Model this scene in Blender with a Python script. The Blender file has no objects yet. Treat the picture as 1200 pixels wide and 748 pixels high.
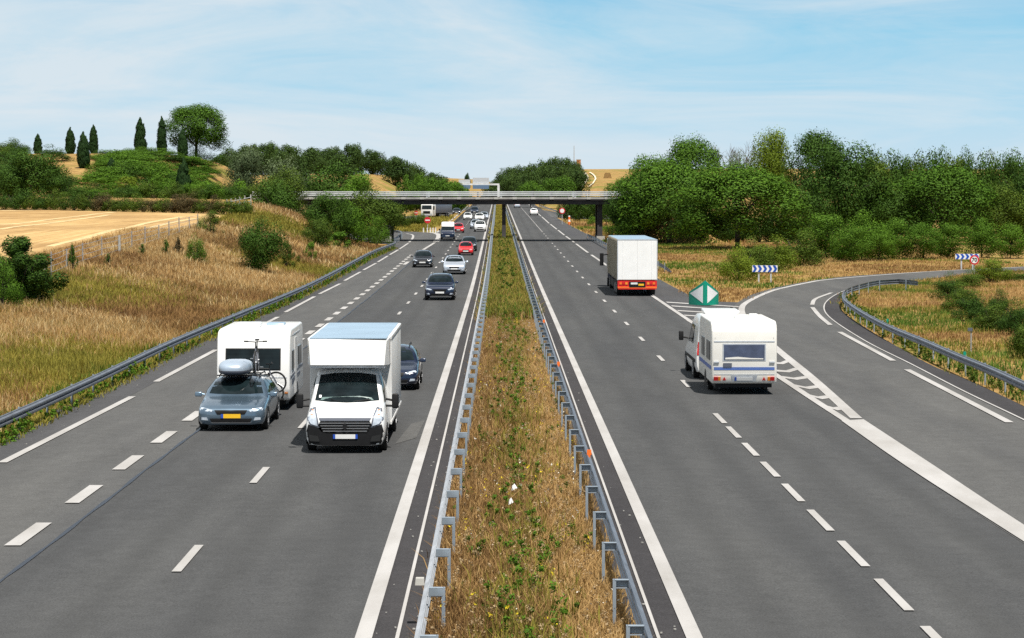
import bpy, bmesh, math, random
import numpy as np
from mathutils import Vector, Matrix
from mathutils.bvhtree import BVHTree

random.seed(7)
RNG = np.random.default_rng(11)
scene = bpy.context.scene
COL = scene.collection
R = math.radians

# ------------------------------------------------------------------ camera
F, CX0, CY0, CAMH, HOR, VPX = 2800.0, 600.0, 374.0, 6.3, 222.0, 587.0
pitch = math.atan((CY0 - HOR) / F)
yaw = math.atan((CX0 - VPX) / F)
cam_d = bpy.data.cameras.new('camera')
cam = bpy.data.objects.new('camera', cam_d)
COL.objects.link(cam)
cam.location = (0, 0, CAMH)
cam.rotation_euler = (R(90) - pitch, 0, -yaw)
cam_d.sensor_width = 36.0
cam_d.lens = 36.0 * F / 1200.0
cam_d.clip_start = 0.5
cam_d.clip_end = 20000
scene.camera = cam
CAMR = cam.rotation_euler.to_matrix()
CAMP = Vector((0, 0, CAMH))


def ray(px, py):
    return (CAMR @ Vector(((px - CX0) / F, -(py - CY0) / F, -1.0))).normalized()


# ------------------------------------------------------------------ road profile and terrain
def sstep(a, b, x):
    t = np.clip((np.asarray(x, float) - a) / (b - a), 0, 1)
    return t * t * (3 - 2 * t)


def softplus(x, w):
    return w * np.logaddexp(0, np.asarray(x, float) / w)


def zr(Y):
    """Height of the carriageways: a gentle dip, then a gentle climb."""
    return -0.002857 * np.asarray(Y, float) + 0.00643 * softplus(np.asarray(Y, float) - 165, 18.0)


def cx(Y):
    return -0.00136 * softplus(np.asarray(Y, float) - 165, 18.0)


def hit(px, py, h=None, extra=0.0):
    """Point of the ground under a viewing direction (used only to survey where things stand)."""
    d = ray(px, py)
    h = h or (lambda x, y: zr(y))
    g = lambda t: CAMP.z + d.z * t - float(h(d.x * t, d.y * t)) - extra
    t0, t = 5.0, 5.0
    while g(t) > 0 and t < 6000:
        t0, t = t, t * 1.01 + 0.3
    for _ in range(40):
        m = 0.5 * (t0 + t)
        if g(m) > 0:
            t0 = m
        else:
            t = m
    return Vector((d.x * t, d.y * t, CAMP.z + d.z * t))


def hits(pts, h=None, extra=0.0):
    return [hit(p[0], p[1], h, extra) for p in pts]


def at_depth(px, Y):
    d = ray(px, HOR)
    return d.x * Y / d.y


def z_at(py, Y):
    d = ray(600, py)
    return CAMH + d.z * Y / d.y


LRAIL_PX = [(0, 489), (60, 463), (120, 436), (200, 399), (280, 366), (360.4, 333), (432.6, 296), (463.5, 284)]
LRAIL = hits(LRAIL_PX, extra=0.66)
_ly = np.array([p.y for p in LRAIL]); _lx = np.array([p.x for p in LRAIL])


def eL(Y):
    return np.interp(Y, np.concatenate([[20], _ly, [_ly[-1] + 14, 420, 520, 900]]), np.concatenate([[_lx[0] + 0.2], _lx, [-23, -26, -38, -34]]))


def noise2(x, y, s, seed=0.0):
    x = np.asarray(x, float) / s + seed; y = np.asarray(y, float) / s + seed * 1.7
    return (np.sin(x * 1.3 + 1.7 * np.sin(y * 0.9)) + np.sin(y * 1.7 + 1.3 * np.sin(x * 1.1 + 2.0)) + np.sin((x + y) * 0.8 + 0.7)) / 3.0


def terr(X, Y):
    X = np.asarray(X, float); Y = np.asarray(Y, float)
    z = zr(Y) - 0.06
    d = eL(Y) - 0.9 - X
    up = 0.9 + 0.0233 * np.clip(Y - 110, 0, 190)
    z = z + sstep(0, 14, d) * up * (1 - 0.9 * sstep(296, 330, Y) * sstep(-60, -32, X)) * (1 - sstep(470, 600, Y))
    z = z + 6.9 * sstep(305, 430, Y) * sstep(-36, -62, X) * (1 - sstep(460, 620, Y))
    # far ridges
    z = z + 9.5 * sstep(560, 760, Y) * sstep(-18, -42, X)
    z = z + 13.5 * sstep(780, 1260, Y) * sstep(14, 44, X)
    # bridge embankment
    b = sstep(12, 4.5, np.abs(Y - 293.5)) * np.maximum(sstep(-20, -29, X), sstep(16, 19, X) * sstep(27, 20, X))
    z = z + np.maximum(0, 5.1 - z) * b
    off = np.maximum(sstep(1, 6, d), sstep(48, 62, X))
    z = z + 0.10 * noise2(X, Y, 5.0) * off + 0.3 * noise2(X, Y, 34.0, 3.0) * np.maximum(sstep(6, 20, d), sstep(40, 70, X))
    return z


# ------------------------------------------------------------------ objects
def tag(o, label=None, cat=None, group=None, kind=None):
    if label: o['label'] = label
    if cat: o['category'] = cat
    if group: o['group'] = group
    if kind: o['kind'] = kind
    return o


def empty(name, loc, label, cat, group=None, rz=0.0):
    o = bpy.data.objects.new(name, None)
    o.empty_display_size = 0.2
    COL.objects.link(o)
    o.location = loc
    o.rotation_euler = (0, 0, rz)
    return tag(o, label, cat, group)


def mesh_obj(name, me, parent=None, loc=None):
    o = bpy.data.objects.new(name, me)
    COL.objects.link(o)
    if parent: o.parent = parent
    if loc is not None: o.location = loc
    return o


def copy_tree(o, parent=None):
    c = o.copy()
    COL.objects.link(c)
    c.parent = parent
    for ch in list(o.children):
        copy_tree(ch, c)
    return c


class MB:
    def __init__(self):
        self.V, self.F = [], []

    def add(self, V, Fs):
        n = len(self.V)
        self.V += [tuple(v) for v in V]
        self.F += [tuple(i + n for i in f) for f in Fs]
        return self

    def box(self, c, s, rz=0.0, rx=0.0, taper=1.0):
        M = Matrix.Translation(c) @ Matrix.Rotation(rz, 4, 'Z') @ Matrix.Rotation(rx, 4, 'X')
        V = []
        for z in (-.5, .5):
            k = taper if z > 0 else 1.0
            for x, y in ((-.5, -.5), (.5, -.5), (.5, .5), (-.5, .5)):
                V.append(M @ Vector((x * s[0] * k, y * s[1] * k, z * s[2])))
        return self.add(V, [(3, 2, 1, 0), (4, 5, 6, 7), (0, 1, 5, 4), (1, 2, 6, 5), (2, 3, 7, 6), (3, 0, 4, 7)])

    def cyl(self, p0, p1, r0, r1=None, n=10, caps=True):
        p0, p1 = Vector(p0), Vector(p1)
        r1 = r0 if r1 is None else r1
        q = (p1 - p0).to_track_quat('Z', 'Y')
        V = []
        for p, r in ((p0, r0), (p1, r1)):
            for i in range(n):
                a = 2 * math.pi * i / n
                V.append(p + q @ Vector((r * math.cos(a), r * math.sin(a), 0)))
        Fs = [(i, (i + 1) % n, n + (i + 1) % n, n + i) for i in range(n)]
        if caps: Fs += [tuple(range(n - 1, -1, -1)), tuple(range(n, 2 * n))]
        return self.add(V, Fs)

    def tube(self, path, r, n=6):
        path = [Vector(p) for p in path]
        rr = r if isinstance(r, (list, tuple)) else [r] * len(path)
        V, Fs = [], []
        for i, p in enumerate(path):
            t = (path[min(i + 1, len(path) - 1)] - path[max(i - 1, 0)]).normalized()
            a = t.cross(Vector((0, 0, 1)))
            if a.length < 1e-3: a = Vector((1, 0, 0))
            a.normalize(); b = t.cross(a)
            for k in range(n):
                w = 2 * math.pi * k / n
                V.append(p + rr[i] * (math.cos(w) * a + math.sin(w) * b))
        for i in range(len(path) - 1):
            for k in range(n):
                Fs.append((i * n + k, i * n + (k + 1) % n, (i + 1) * n + (k + 1) % n, (i + 1) * n + k))
        Fs += [tuple(range(n - 1, -1, -1)), tuple(range((len(path) - 1) * n, len(path) * n))]
        return self.add(V, Fs)

    def lathe(self, prof, c=(0, 0, 0), axis='X', n=24):
        """prof: (along axis, radius)"""
        V, Fs = [], []
        for a, r in prof:
            for k in range(n):
                w = 2 * math.pi * k / n
                p = {'X': (a, r * math.cos(w), r * math.sin(w)), 'Y': (r * math.cos(w), a, r * math.sin(w)), 'Z': (r * math.cos(w), r * math.sin(w), a)}[axis]
                V.append(Vector(p) + Vector(c))
        for i in range(len(prof) - 1):
            for k in range(n):
                Fs.append((i * n + k, i * n + (k + 1) % n, (i + 1) * n + (k + 1) % n, (i + 1) * n + k))
        Fs += [tuple(range(n - 1, -1, -1)), tuple(range((len(prof) - 1) * n, len(prof) * n))]
        return self.add(V, Fs)

    def torus(self, c, axis, Rr, r, n=28, m=6):
        V, Fs = [], []
        for i in range(n):
            a = 2 * math.pi * i / n
            for j in range(m):
                b = 2 * math.pi * j / m
                q = Rr + r * math.cos(b)
                p = (q * math.cos(a), q * math.sin(a), r * math.sin(b))
                p = {'Z': p, 'X': (p[2], p[0], p[1]), 'Y': (p[0], p[2], p[1])}[axis]
                V.append(Vector(p) + Vector(c))
        for i in range(n):
            for j in range(m):
                Fs.append((i * m + j, ((i + 1) % n) * m + j, ((i + 1) % n) * m + (j + 1) % m, i * m + (j + 1) % m))
        return self.add(V, Fs)

    def prism(self, prof, hw, bevel=0.0, segs=3, x0=0.0):
        """side profile (y, z) pulled along x, edges rounded"""
        bm = bmesh.new()
        a = [bm.verts.new((x0 - hw, y, z)) for y, z in prof]
        b = [bm.verts.new((x0 + hw, y, z)) for y, z in prof]
        n = len(prof)
        bm.faces.new(a); bm.faces.new(list(reversed(b)))
        for i in range(n):
            bm.faces.new((a[i], b[i], b[(i + 1) % n], a[(i + 1) % n]))
        bmesh.ops.recalc_face_normals(bm, faces=bm.faces)
        if bevel > 0:
            bm.normal_update()
            es = [e for e in bm.edges if e.calc_face_angle(0) > 0.25]
            bmesh.ops.bevel(bm, geom=es, offset=bevel, segments=segs, affect='EDGES', profile=0.5, clamp_overlap=True)
        bm.verts.index_update()
        V = [v.co.copy() for v in bm.verts]; Fs = [tuple(v.index for v in f.verts) for f in bm.faces]
        bm.free()
        return self.add(V, Fs)

    def bvh(self):
        return BVHTree.FromPolygons([Vector(v) for v in self.V], self.F)

    def mesh(self, name, mat, smooth=None):
        me = bpy.data.meshes.new(name)
        me.from_pydata(self.V, [], self.F)
        if mat: me.materials.append(mat)
        bm = bmesh.new(); bm.from_mesh(me)
        bmesh.ops.recalc_face_normals(bm, faces=bm.faces)
        bm.to_mesh(me); bm.free()
        if smooth is not None:
            me.polygons.foreach_set('use_smooth', [True] * len(me.polygons))
            me.set_sharp_from_angle(angle=R(smooth))
        me.update()
        return me

    def build(self, name, mat, parent=None, smooth=None, loc=None):
        return mesh_obj(name, self.mesh(name, mat, smooth), parent, loc)


def sheet(name, rows, mat, kind='structure'):
    """rows: list of equally long point lists -> one quad sheet"""
    n = len(rows[0]); V = [tuple(p) for r in rows for p in r]
    Fs = [(i * n + j, i * n + j + 1, (i + 1) * n + j + 1, (i + 1) * n + j) for i in range(len(rows) - 1) for j in range(n - 1)]
    me = bpy.data.meshes.new(name); me.from_pydata(V, [], Fs)
    if mat: me.materials.append(mat)
    bm = bmesh.new(); bm.from_mesh(me)
    bm.normal_update()
    for f in bm.faces:
        if f.normal.z < 0: f.normal_flip()
    bm.to_mesh(me); bm.free()
    o = mesh_obj(name, me)
    if kind: o['kind'] = kind
    return o


def np_mesh(name, V, Fq, mat, normals=None, k=4):
    """fast mesh from arrays; Fq (m,k) indices"""
    me = bpy.data.meshes.new(name)
    V = np.ascontiguousarray(V, dtype=np.float32); Fq = np.ascontiguousarray(Fq, dtype=np.int32)
    me.vertices.add(len(V)); me.vertices.foreach_set('co', V.ravel())
    m = len(Fq)
    me.loops.add(m * k); me.loops.foreach_set('vertex_index', Fq.ravel())
    me.polygons.add(m); me.polygons.foreach_set('loop_start', np.arange(0, m * k, k, dtype=np.int32))
    me.update(calc_edges=True)
    if normals is not None:
        me.polygons.foreach_set('use_smooth', np.ones(m, dtype=bool))
        nn = np.asarray(normals, dtype=np.float32)
        nn /= np.maximum(np.linalg.norm(nn, axis=1, keepdims=True), 1e-6)
        me.normals_split_custom_set_from_vertices([tuple(v) for v in nn.tolist()])
    if mat: me.materials.append(mat)
    return me


def decal(name, bvh, pts, side, mat, parent, off=0.012, thick=0.02, cuts=4):
    """a panel (window, lamp, trim, plate) fitted to the surface of a body"""
    bm = bmesh.new()
    vs = [bm.verts.new((p[0], p[1], 0)) for p in pts]
    bm.faces.new(vs)
    bmesh.ops.triangulate(bm, faces=bm.faces[:])
    if cuts:
        bmesh.ops.subdivide_edges(bm, edges=bm.edges[:], cuts=cuts, use_grid_fill=True)
    FAR = 40.0
    for v in bm.verts:
        a, b = v.co.x, v.co.y
        o, d = {'front': (Vector((a, -FAR, b)), Vector((0, 1, 0))), 'rear': (Vector((a, FAR, b)), Vector((0, -1, 0))),
                'left': (Vector((-FAR, a, b)), Vector((1, 0, 0))), 'right': (Vector((FAR, a, b)), Vector((-1, 0, 0))),
                'top': (Vector((a, b, FAR)), Vector((0, 0, -1)))}[side]
        h = bvh.ray_cast(o, d)
        p = h[0]
        if p is None:
            q = o + d * FAR
            p = bvh.find_nearest(q)[0]
        v.co = p - d * off
    dd = {'front': Vector((0, 1, 0)), 'rear': Vector((0, -1, 0)), 'left': Vector((1, 0, 0)), 'right': Vector((-1, 0, 0)), 'top': Vector((0, 0, -1))}[side]
    bm.normal_update()
    for f in bm.faces:
        if f.normal.dot(dd) > 0: f.normal_flip()
    bd = [e for e in bm.edges if e.is_boundary]
    r = bmesh.ops.extrude_edge_only(bm, edges=bd)
    for g in r['geom']:
        if isinstance(g, bmesh.types.BMVert): g.co += dd * (thick + off)
    me = bpy.data.meshes.new(name)
    bm.to_mesh(me); bm.free()
    me.polygons.foreach_set('use_smooth', [True] * len(me.polygons))
    me.set_sharp_from_angle(angle=R(35))
    me.materials.append(mat)
    return mesh_obj(name, me, parent)


# ------------------------------------------------------------------ materials
def nodes_of(m):
    m.use_nodes = True
    nt = m.node_tree
    return nt, nt.nodes['Principled BSDF']


def mat(name, col, rough=0.5, metal=0.0, var=0.12, scale=6.0, bump=0.0, coat=0.0, spec=None, emit=None):
    m = bpy.data.materials.new(name)
    nt, b = nodes_of(m)
    tc = nt.nodes.new('ShaderNodeTexCoord')
    n = nt.nodes.new('ShaderNodeTexNoise'); n.inputs['Scale'].default_value = scale; n.inputs['Detail'].default_value = 5
    nt.links.new(tc.outputs['Object'], n.inputs['Vector'])
    mr = nt.nodes.new('ShaderNodeMapRange')
    mr.inputs['From Min'].default_value = 0.3; mr.inputs['From Max'].default_value = 0.7
    mr.inputs['To Min'].default_value = 1 - var; mr.inputs['To Max'].default_value = 1 + var * 0.6
    nt.links.new(n.outputs['Fac'], mr.inputs['Value'])
    mx = nt.nodes.new('ShaderNodeVectorMath'); mx.operation = 'SCALE'
    mx.inputs[0].default_value = col
    nt.links.new(mr.outputs['Result'], mx.inputs['Scale'])
    nt.links.new(mx.outputs['Vector'], b.inputs['Base Color'])
    b.inputs['Roughness'].default_value = rough
    b.inputs['Metallic'].default_value = metal
    if coat: b.inputs['Coat Weight'].default_value = coat; b.inputs['Coat Roughness'].default_value = 0.05
    if spec is not None: b.inputs['Specular IOR Level'].default_value = spec
    if bump:
        bp = nt.nodes.new('ShaderNodeBump'); bp.inputs['Strength'].default_value = bump; bp.inputs['Distance'].default_value = 0.02
        nt.links.new(n.outputs['Fac'], bp.inputs['Height']); nt.links.new(bp.outputs['Normal'], b.inputs['Normal'])
    return m


def ramp(nt, stops, interp='LINEAR'):
    r = nt.nodes.new('ShaderNodeValToRGB')
    r.color_ramp.interpolation = interp
    e = r.color_ramp.elements
    while len(e) < len(stops): e.new(0.5)
    for k, (p, c) in enumerate(stops):
        e[k].position = p; e[k].color = (*c, 1) if len(c) == 3 else c
    return r


def noise(nt, vec, scale, detail=6, rough=0.6, dist=0.0):
    n = nt.nodes.new('ShaderNodeTexNoise')
    n.inputs['Scale'].default_value = scale; n.inputs['Detail'].default_value = detail
    n.inputs['Roughness'].default_value = rough; n.inputs['Distortion'].default_value = dist
    if vec is not None: nt.links.new(vec, n.inputs['Vector'])
    return n


def mix(nt, fac, a, b, mode='MIX'):
    m = nt.nodes.new('ShaderNodeMix'); m.data_type = 'RGBA'; m.blend_type = mode
    for sock, v in ((m.inputs['Factor'], fac), (m.inputs['A'], a), (m.inputs['B'], b)):
        if hasattr(v, 'is_linked'): nt.links.new(v, sock)
        elif isinstance(v, (int, float)): sock.default_value = v
        else: sock.default_value = (*v, 1)
    return m.outputs['Result']


def mapping(nt, vec, scale=(1, 1, 1), loc=(0, 0, 0), rot=(0, 0, 0)):
    mp = nt.nodes.new('ShaderNodeMapping')
    mp.inputs['Scale'].default_value = scale; mp.inputs['Location'].default_value = loc; mp.inputs['Rotation'].default_value = rot
    nt.links.new(vec, mp.inputs['Vector'])
    return mp.outputs['Vector']


def asphalt(name, base, tracks=()):
    """aggregate, worn patches, polished wheel paths at the lanes' x positions"""
    m = bpy.data.materials.new(name); nt, b = nodes_of(m)
    tc = nt.nodes.new('ShaderNodeTexCoord'); ob = tc.outputs['Object']
    fine = noise(nt, ob, 32, 2, 0.8)
    mid = noise(nt, mapping(nt, ob, (1, 0.16, 1)), 1.1, 6, 0.62)
    big = noise(nt, mapping(nt, ob, (0.5, 0.035, 1)), 1.0, 5, 0.55)
    patch = noise(nt, ob, 2.4, 8, 0.75)
    c = mix(nt, fine.outputs['Fac'], tuple(k * 0.25 for k in base), tuple(k * 1.75 for k in base))
    r1 = ramp(nt, [(0.3, (0.90, 0.90, 0.90)), (0.7, (1.09, 1.09, 1.085))]); nt.links.new(mid.outputs['Fac'], r1.inputs['Fac'])
    c = mix(nt, 1.0, c, r1.outputs['Color'], 'MULTIPLY')
    r2 = ramp(nt, [(0.32, (0.88, 0.885, 0.905)), (0.68, (1.10, 1.095, 1.085))]); nt.links.new(big.outputs['Fac'], r2.inputs['Fac'])
    c = mix(nt, 1.0, c, r2.outputs['Color'], 'MULTIPLY')
    r3 = ramp(nt, [(0.35, (0.9, 0.9, 0.9)), (0.65, (1.08, 1.08, 1.08))]); nt.links.new(patch.outputs['Fac'], r3.inputs['Fac'])
    c = mix(nt, 1.0, c, r3.outputs['Color'], 'MULTIPLY')
    if tracks:
        sx = nt.nodes.new('ShaderNodeSeparateXYZ'); nt.links.new(ob, sx.inputs['Vector'])
        tot = None
        for x0, w, a in tracks:
            d = nt.nodes.new('ShaderNodeMath'); d.operation = 'SUBTRACT'; d.inputs[1].default_value = x0
            nt.links.new(sx.outputs['X'], d.inputs[0])
            q = nt.nodes.new('ShaderNodeMath'); q.operation = 'ABSOLUTE'; nt.links.new(d.outputs[0], q.inputs[0])
            mr = nt.nodes.new('ShaderNodeMapRange'); mr.interpolation_type = 'SMOOTHSTEP'
            mr.inputs['From Min'].default_value = w; mr.inputs['From Max'].default_value = 0.0
            mr.inputs['To Min'].default_value = 0; mr.inputs['To Max'].default_value = a
            nt.links.new(q.outputs[0], mr.inputs['Value'])
            if tot is None: tot = mr.outputs['Result']
            else:
                s = nt.nodes.new('ShaderNodeMath'); s.operation = 'ADD'
                nt.links.new(tot, s.inputs[0]); nt.links.new(mr.outputs['Result'], s.inputs[1]); tot = s.outputs[0]
        k = nt.nodes.new('ShaderNodeMath'); k.operation = 'MULTIPLY'; nt.links.new(tot, k.inputs[0]); nt.links.new(mid.outputs['Fac'], k.inputs[1])
        c = mix(nt, k.outputs[0], c, tuple(v * 0.55 for v in base))
    nt.links.new(c, b.inputs['Base Color'])
    b.inputs['Roughness'].default_value = 0.95; b.inputs['Specular IOR Level'].default_value = 0.12
    bp = nt.nodes.new('ShaderNodeBump'); bp.inputs['Strength'].default_value = 0.25; bp.inputs['Distance'].default_value = 0.01
    nt.links.new(fine.outputs['Fac'], bp.inputs['Height']); nt.links.new(bp.outputs['Normal'], b.inputs['Normal'])
    return m


def road_paint(name, v=0.74):
    """white road paint, worn through to the asphalt in places"""
    m = bpy.data.materials.new(name); nt, b = nodes_of(m)
    tc = nt.nodes.new('ShaderNodeTexCoord'); ob = tc.outputs['Object']
    n1 = noise(nt, ob, 9, 8, 0.75); n2 = noise(nt, ob, 60, 3, 0.6)
    n3 = noise(nt, mapping(nt, ob, (1, 0.3, 1)), 0.8, 4)
    r = ramp(nt, [(0.28, (0.25, 0.25, 0.25)), (0.44, (v, v * 0.975, v * 0.955))]); nt.links.new(n1.outputs['Fac'], r.inputs['Fac'])
    c = mix(nt, n2.outputs['Fac'], r.outputs['Color'], (v * 0.88, v * 0.86, v * 0.845))
    r3 = ramp(nt, [(0.3, (0.8, 0.79, 0.77)), (0.65, (1.05, 1.05, 1.05))]); nt.links.new(n3.outputs['Fac'], r3.inputs['Fac'])
    c = mix(nt, 1.0, c, r3.outputs['Color'], 'MULTIPLY')
    nt.links.new(c, b.inputs['Base Color']); b.inputs['Roughness'].default_value = 0.8; b.inputs['Specular IOR Level'].default_value = 0.1
    return m


def leaf_mat(name, c_dark, c_lite, transl=0.25, sat=None):
    """foliage: colour differs from leaf clump to leaf clump"""
    m = bpy.data.materials.new(name); nt, b = nodes_of(m)
    g = nt.nodes.new('ShaderNodeNewGeometry')
    oi = nt.nodes.new('ShaderNodeObjectInfo')
    tc = nt.nodes.new('ShaderNodeTexCoord')
    n = noise(nt, tc.outputs['Object'], 5.5, 3)
    a = nt.nodes.new('ShaderNodeMath'); a.operation = 'MULTIPLY_ADD'; a.inputs[1].default_value = 0.55; 
    nt.links.new(g.outputs['Random Per Island'], a.inputs[0])
    s = nt.nodes.new('ShaderNodeMath'); s.operation = 'MULTIPLY'; s.inputs[1].default_value = 0.45
    nt.links.new(n.outputs['Fac'], s.inputs[0]); nt.links.new(s.outputs[0], a.inputs[2])
    c = mix(nt, a.outputs[0], c_dark, c_lite)
    r = ramp(nt, [(0, (0.82, 0.84, 0.8)), (1, (1.18, 1.12, 1.1))]); nt.links.new(oi.outputs['Random'], r.inputs['Fac'])
    c = mix(nt, 1.0, c, r.outputs['Color'], 'MULTIPLY')
    nt.links.new(c, b.inputs['Base Color'])
    b.inputs['Roughness'].default_value = 0.75; b.inputs['Specular IOR Level'].default_value = 0.2
    tr = nt.nodes.new('ShaderNodeBsdfTranslucent'); nt.links.new(c, tr.inputs['Color'])
    ms = nt.nodes.new('ShaderNodeMixShader'); ms.inputs['Fac'].default_value = transl
    nt.links.new(b.outputs['BSDF'], ms.inputs[1]); nt.links.new(tr.outputs['BSDF'], ms.inputs[2])
    nt.links.new(ms.outputs['Shader'], nt.nodes['Material Output'].inputs['Surface'])
    return m


M = {}
M['white_paint'] = mat('white_paint', (0.76, 0.76, 0.75), 0.32, var=0.05, scale=1.5, coat=0.4)
M['cream_paint'] = mat('cream_paint', (0.78, 0.76, 0.71), 0.4, var=0.05, scale=1.2, coat=0.2)
M['tarp_white'] = mat('tarp_white', (0.86, 0.86, 0.85), 0.5, var=0.05, scale=1.6, bump=0.05)
M['tarp_beige'] = mat('tarp_beige', (0.38, 0.34, 0.26), 0.6, var=0.15, scale=1.4, bump=0.2)
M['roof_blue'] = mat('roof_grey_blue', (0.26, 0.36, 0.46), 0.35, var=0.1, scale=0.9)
M['glass'] = mat('dark_glass', (0.007, 0.013, 0.015), 0.05, var=0.5, scale=3.0, spec=0.4)
M['glass_blue'] = mat('caravan_pane', (0.07, 0.09, 0.15), 0.12, var=0.35, scale=2.5)
M['black'] = mat('black_plastic', (0.010, 0.010, 0.011), 0.6, var=0.2, spec=0.25)
M['rubber'] = mat('tyre_rubber', (0.018, 0.018, 0.018), 0.8, var=0.2)
M['rim'] = mat('alloy_rim', (0.45, 0.46, 0.48), 0.35, metal=0.8)
M['chrome'] = mat('bright_trim', (0.7, 0.7, 0.72), 0.18, metal=0.95, var=0.03)
M['lamp'] = mat('lamp_glass', (0.50, 0.56, 0.64), 0.12, var=0.25, scale=14, coat=0.8)
M['amber'] = mat('amber_lens', (0.85, 0.28, 0.03), 0.25)
M['red_lens'] = mat('red_lens', (0.60, 0.02, 0.02), 0.25)
M['plate_w'] = mat('plate_white', (0.75, 0.75, 0.74), 0.4, var=0.04)
M['plate_y'] = mat('plate_yellow', (0.85, 0.50, 0.02), 0.4, var=0.04)
M['plate_b'] = mat('plate_blue', (0.02, 0.08, 0.45), 0.4)
M['steelblue'] = mat('car_blue_grey', (0.125, 0.185, 0.25), 0.28, metal=0.6, var=0.04, coat=1.0)
M['navy'] = mat('car_navy', (0.010, 0.018, 0.045), 0.25, metal=0.2, var=0.05, coat=1.0)
M['carblack'] = mat('car_black', (0.010, 0.011, 0.016), 0.25, metal=0.2, var=0.05, coat=1.0)
M['silver'] = mat('car_silver', (0.55, 0.60, 0.68), 0.28, metal=0.45, var=0.04, coat=1.0)
M['red'] = mat('car_red', (0.62, 0.015, 0.02), 0.28, var=0.04, coat=1.0)
M['boxsilver'] = mat('roof_box_shell', (0.42, 0.50, 0.60), 0.35, metal=0.4, var=0.04)
M['galv'] = mat('galvanised_steel', (0.40, 0.42, 0.45), 0.5, metal=0.3, var=0.22, scale=2.2)
M['galv_dull'] = mat('galvanised_post', (0.34, 0.40, 0.46), 0.5, metal=0.4, var=0.25, scale=3.0)
M['galv_shaded'] = mat('shaded_rail', (0.20, 0.22, 0.26), 0.45, metal=0.5, var=0.25, scale=1.6)  # darker copy of the rail steel, shade on the rail faces painted in
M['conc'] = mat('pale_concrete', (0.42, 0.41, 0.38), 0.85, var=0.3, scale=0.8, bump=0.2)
M['conc_dark'] = mat('dark_concrete', (0.05, 0.046, 0.048), 0.9, var=0.35, scale=0.7, bump=0.2)  # near-black concrete for girders, edge beam and piers
M['railing'] = mat('bridge_railing_paint', (0.62, 0.64, 0.66), 0.5, var=0.2, scale=0.8)
M['railpost'] = mat('bridge_railing_post', (0.13, 0.12, 0.12), 0.6, var=0.2)
M['sign_green'] = mat('sign_green', (0.0, 0.26, 0.17), 0.4, var=0.08, scale=2)
M['sign_white'] = mat('sign_white', (0.78, 0.78, 0.78), 0.4, var=0.05)
M['sign_blue'] = mat('sign_blue', (0.010, 0.075, 0.42), 0.4, var=0.06)
M['gantry_blue'] = mat('gantry_panel_blue', (0.10, 0.17, 0.28), 0.5, var=0.1)
M['sign_red'] = mat('sign_red', (0.55, 0.015, 0.03), 0.4, var=0.06)
M['sign_black'] = mat('sign_black', (0.015, 0.015, 0.015), 0.5)
M['sign_grey'] = mat('sign_back_grey', (0.45, 0.48, 0.52), 0.5, var=0.15)
M['orange'] = mat('orange_plastic', (0.85, 0.17, 0.02), 0.5, var=0.1)
M['stripe_blue'] = mat('stripe_blue', (0.07, 0.14, 0.42), 0.4, var=0.05)
M['stripe_grey'] = mat('stripe_grey', (0.10, 0.11, 0.14), 0.4, var=0.05)
M['bark'] = mat('bark', (0.055, 0.042, 0.032), 0.95, var=0.4, scale=7, bump=0.5)
M['bark_grey'] = mat('grey_bark', (0.16, 0.14, 0.13), 0.95, var=0.3, scale=7)
M['brick'] = mat('brick_wall', (0.42, 0.18, 0.07), 0.9, var=0.25, scale=1.2)
M['straw'] = mat('straw', (0.28, 0.17, 0.06), 0.95, var=0.4, scale=2.0, bump=0.4)
M['wood'] = mat('weathered_wood', (0.30, 0.28, 0.26), 0.9, var=0.3, scale=4)
M['asph_main'] = asphalt('asphalt_main', (0.066, 0.066, 0.069))
M['asph_lane'] = asphalt('asphalt_lanes', (0.066, 0.067, 0.068), [(-2.85, .5, .5), (-4.55, .5, .5), (-6.3, .5, .5), (-7.9, .35, .4), (4.0, .5, .45), (5.4, .5, .45), (7.2, .5, .5), (8.7, .5, .5)])
M['asph_light'] = asphalt('asphalt_pale', (0.086, 0.086, 0.085))
M['asph_dark'] = asphalt('asphalt_shoulder', (0.046, 0.044, 0.046))
M['paint'] = road_paint('road_paint_white', 0.40)
M['paint_thin'] = road_paint('pale_joint_filler', 0.42)
M['tar'] = mat('tar_seam', (0.010, 0.012, 0.022), 0.4, var=0.3, scale=3)
# ------------------------------------------------------------------ sky and sun
SUN = Vector((0.18, -0.36, 0.915)).normalized()      # towards the sun
elev = math.asin(SUN.z); azim = math.atan2(SUN.x, SUN.y)
w = bpy.data.worlds.new('World'); scene.world = w; w.use_nodes = True
nt = w.node_tree
bg = nt.nodes['Background']; bg.inputs['Strength'].default_value = 0.05
sky = nt.nodes.new('ShaderNodeTexSky'); sky.sky_type = 'NISHITA'; sky.sun_disc = False
sky.sun_elevation = elev; sky.sun_rotation = azim; sky.air_density = 0.45; sky.dust_density = 0.25; sky.ozone_density = 2.0
tc = nt.nodes.new('ShaderNodeTexCoord'); g = tc.outputs['Generated']
sx = nt.nodes.new('ShaderNodeSeparateXYZ'); nt.links.new(g, sx.inputs['Vector'])
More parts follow.
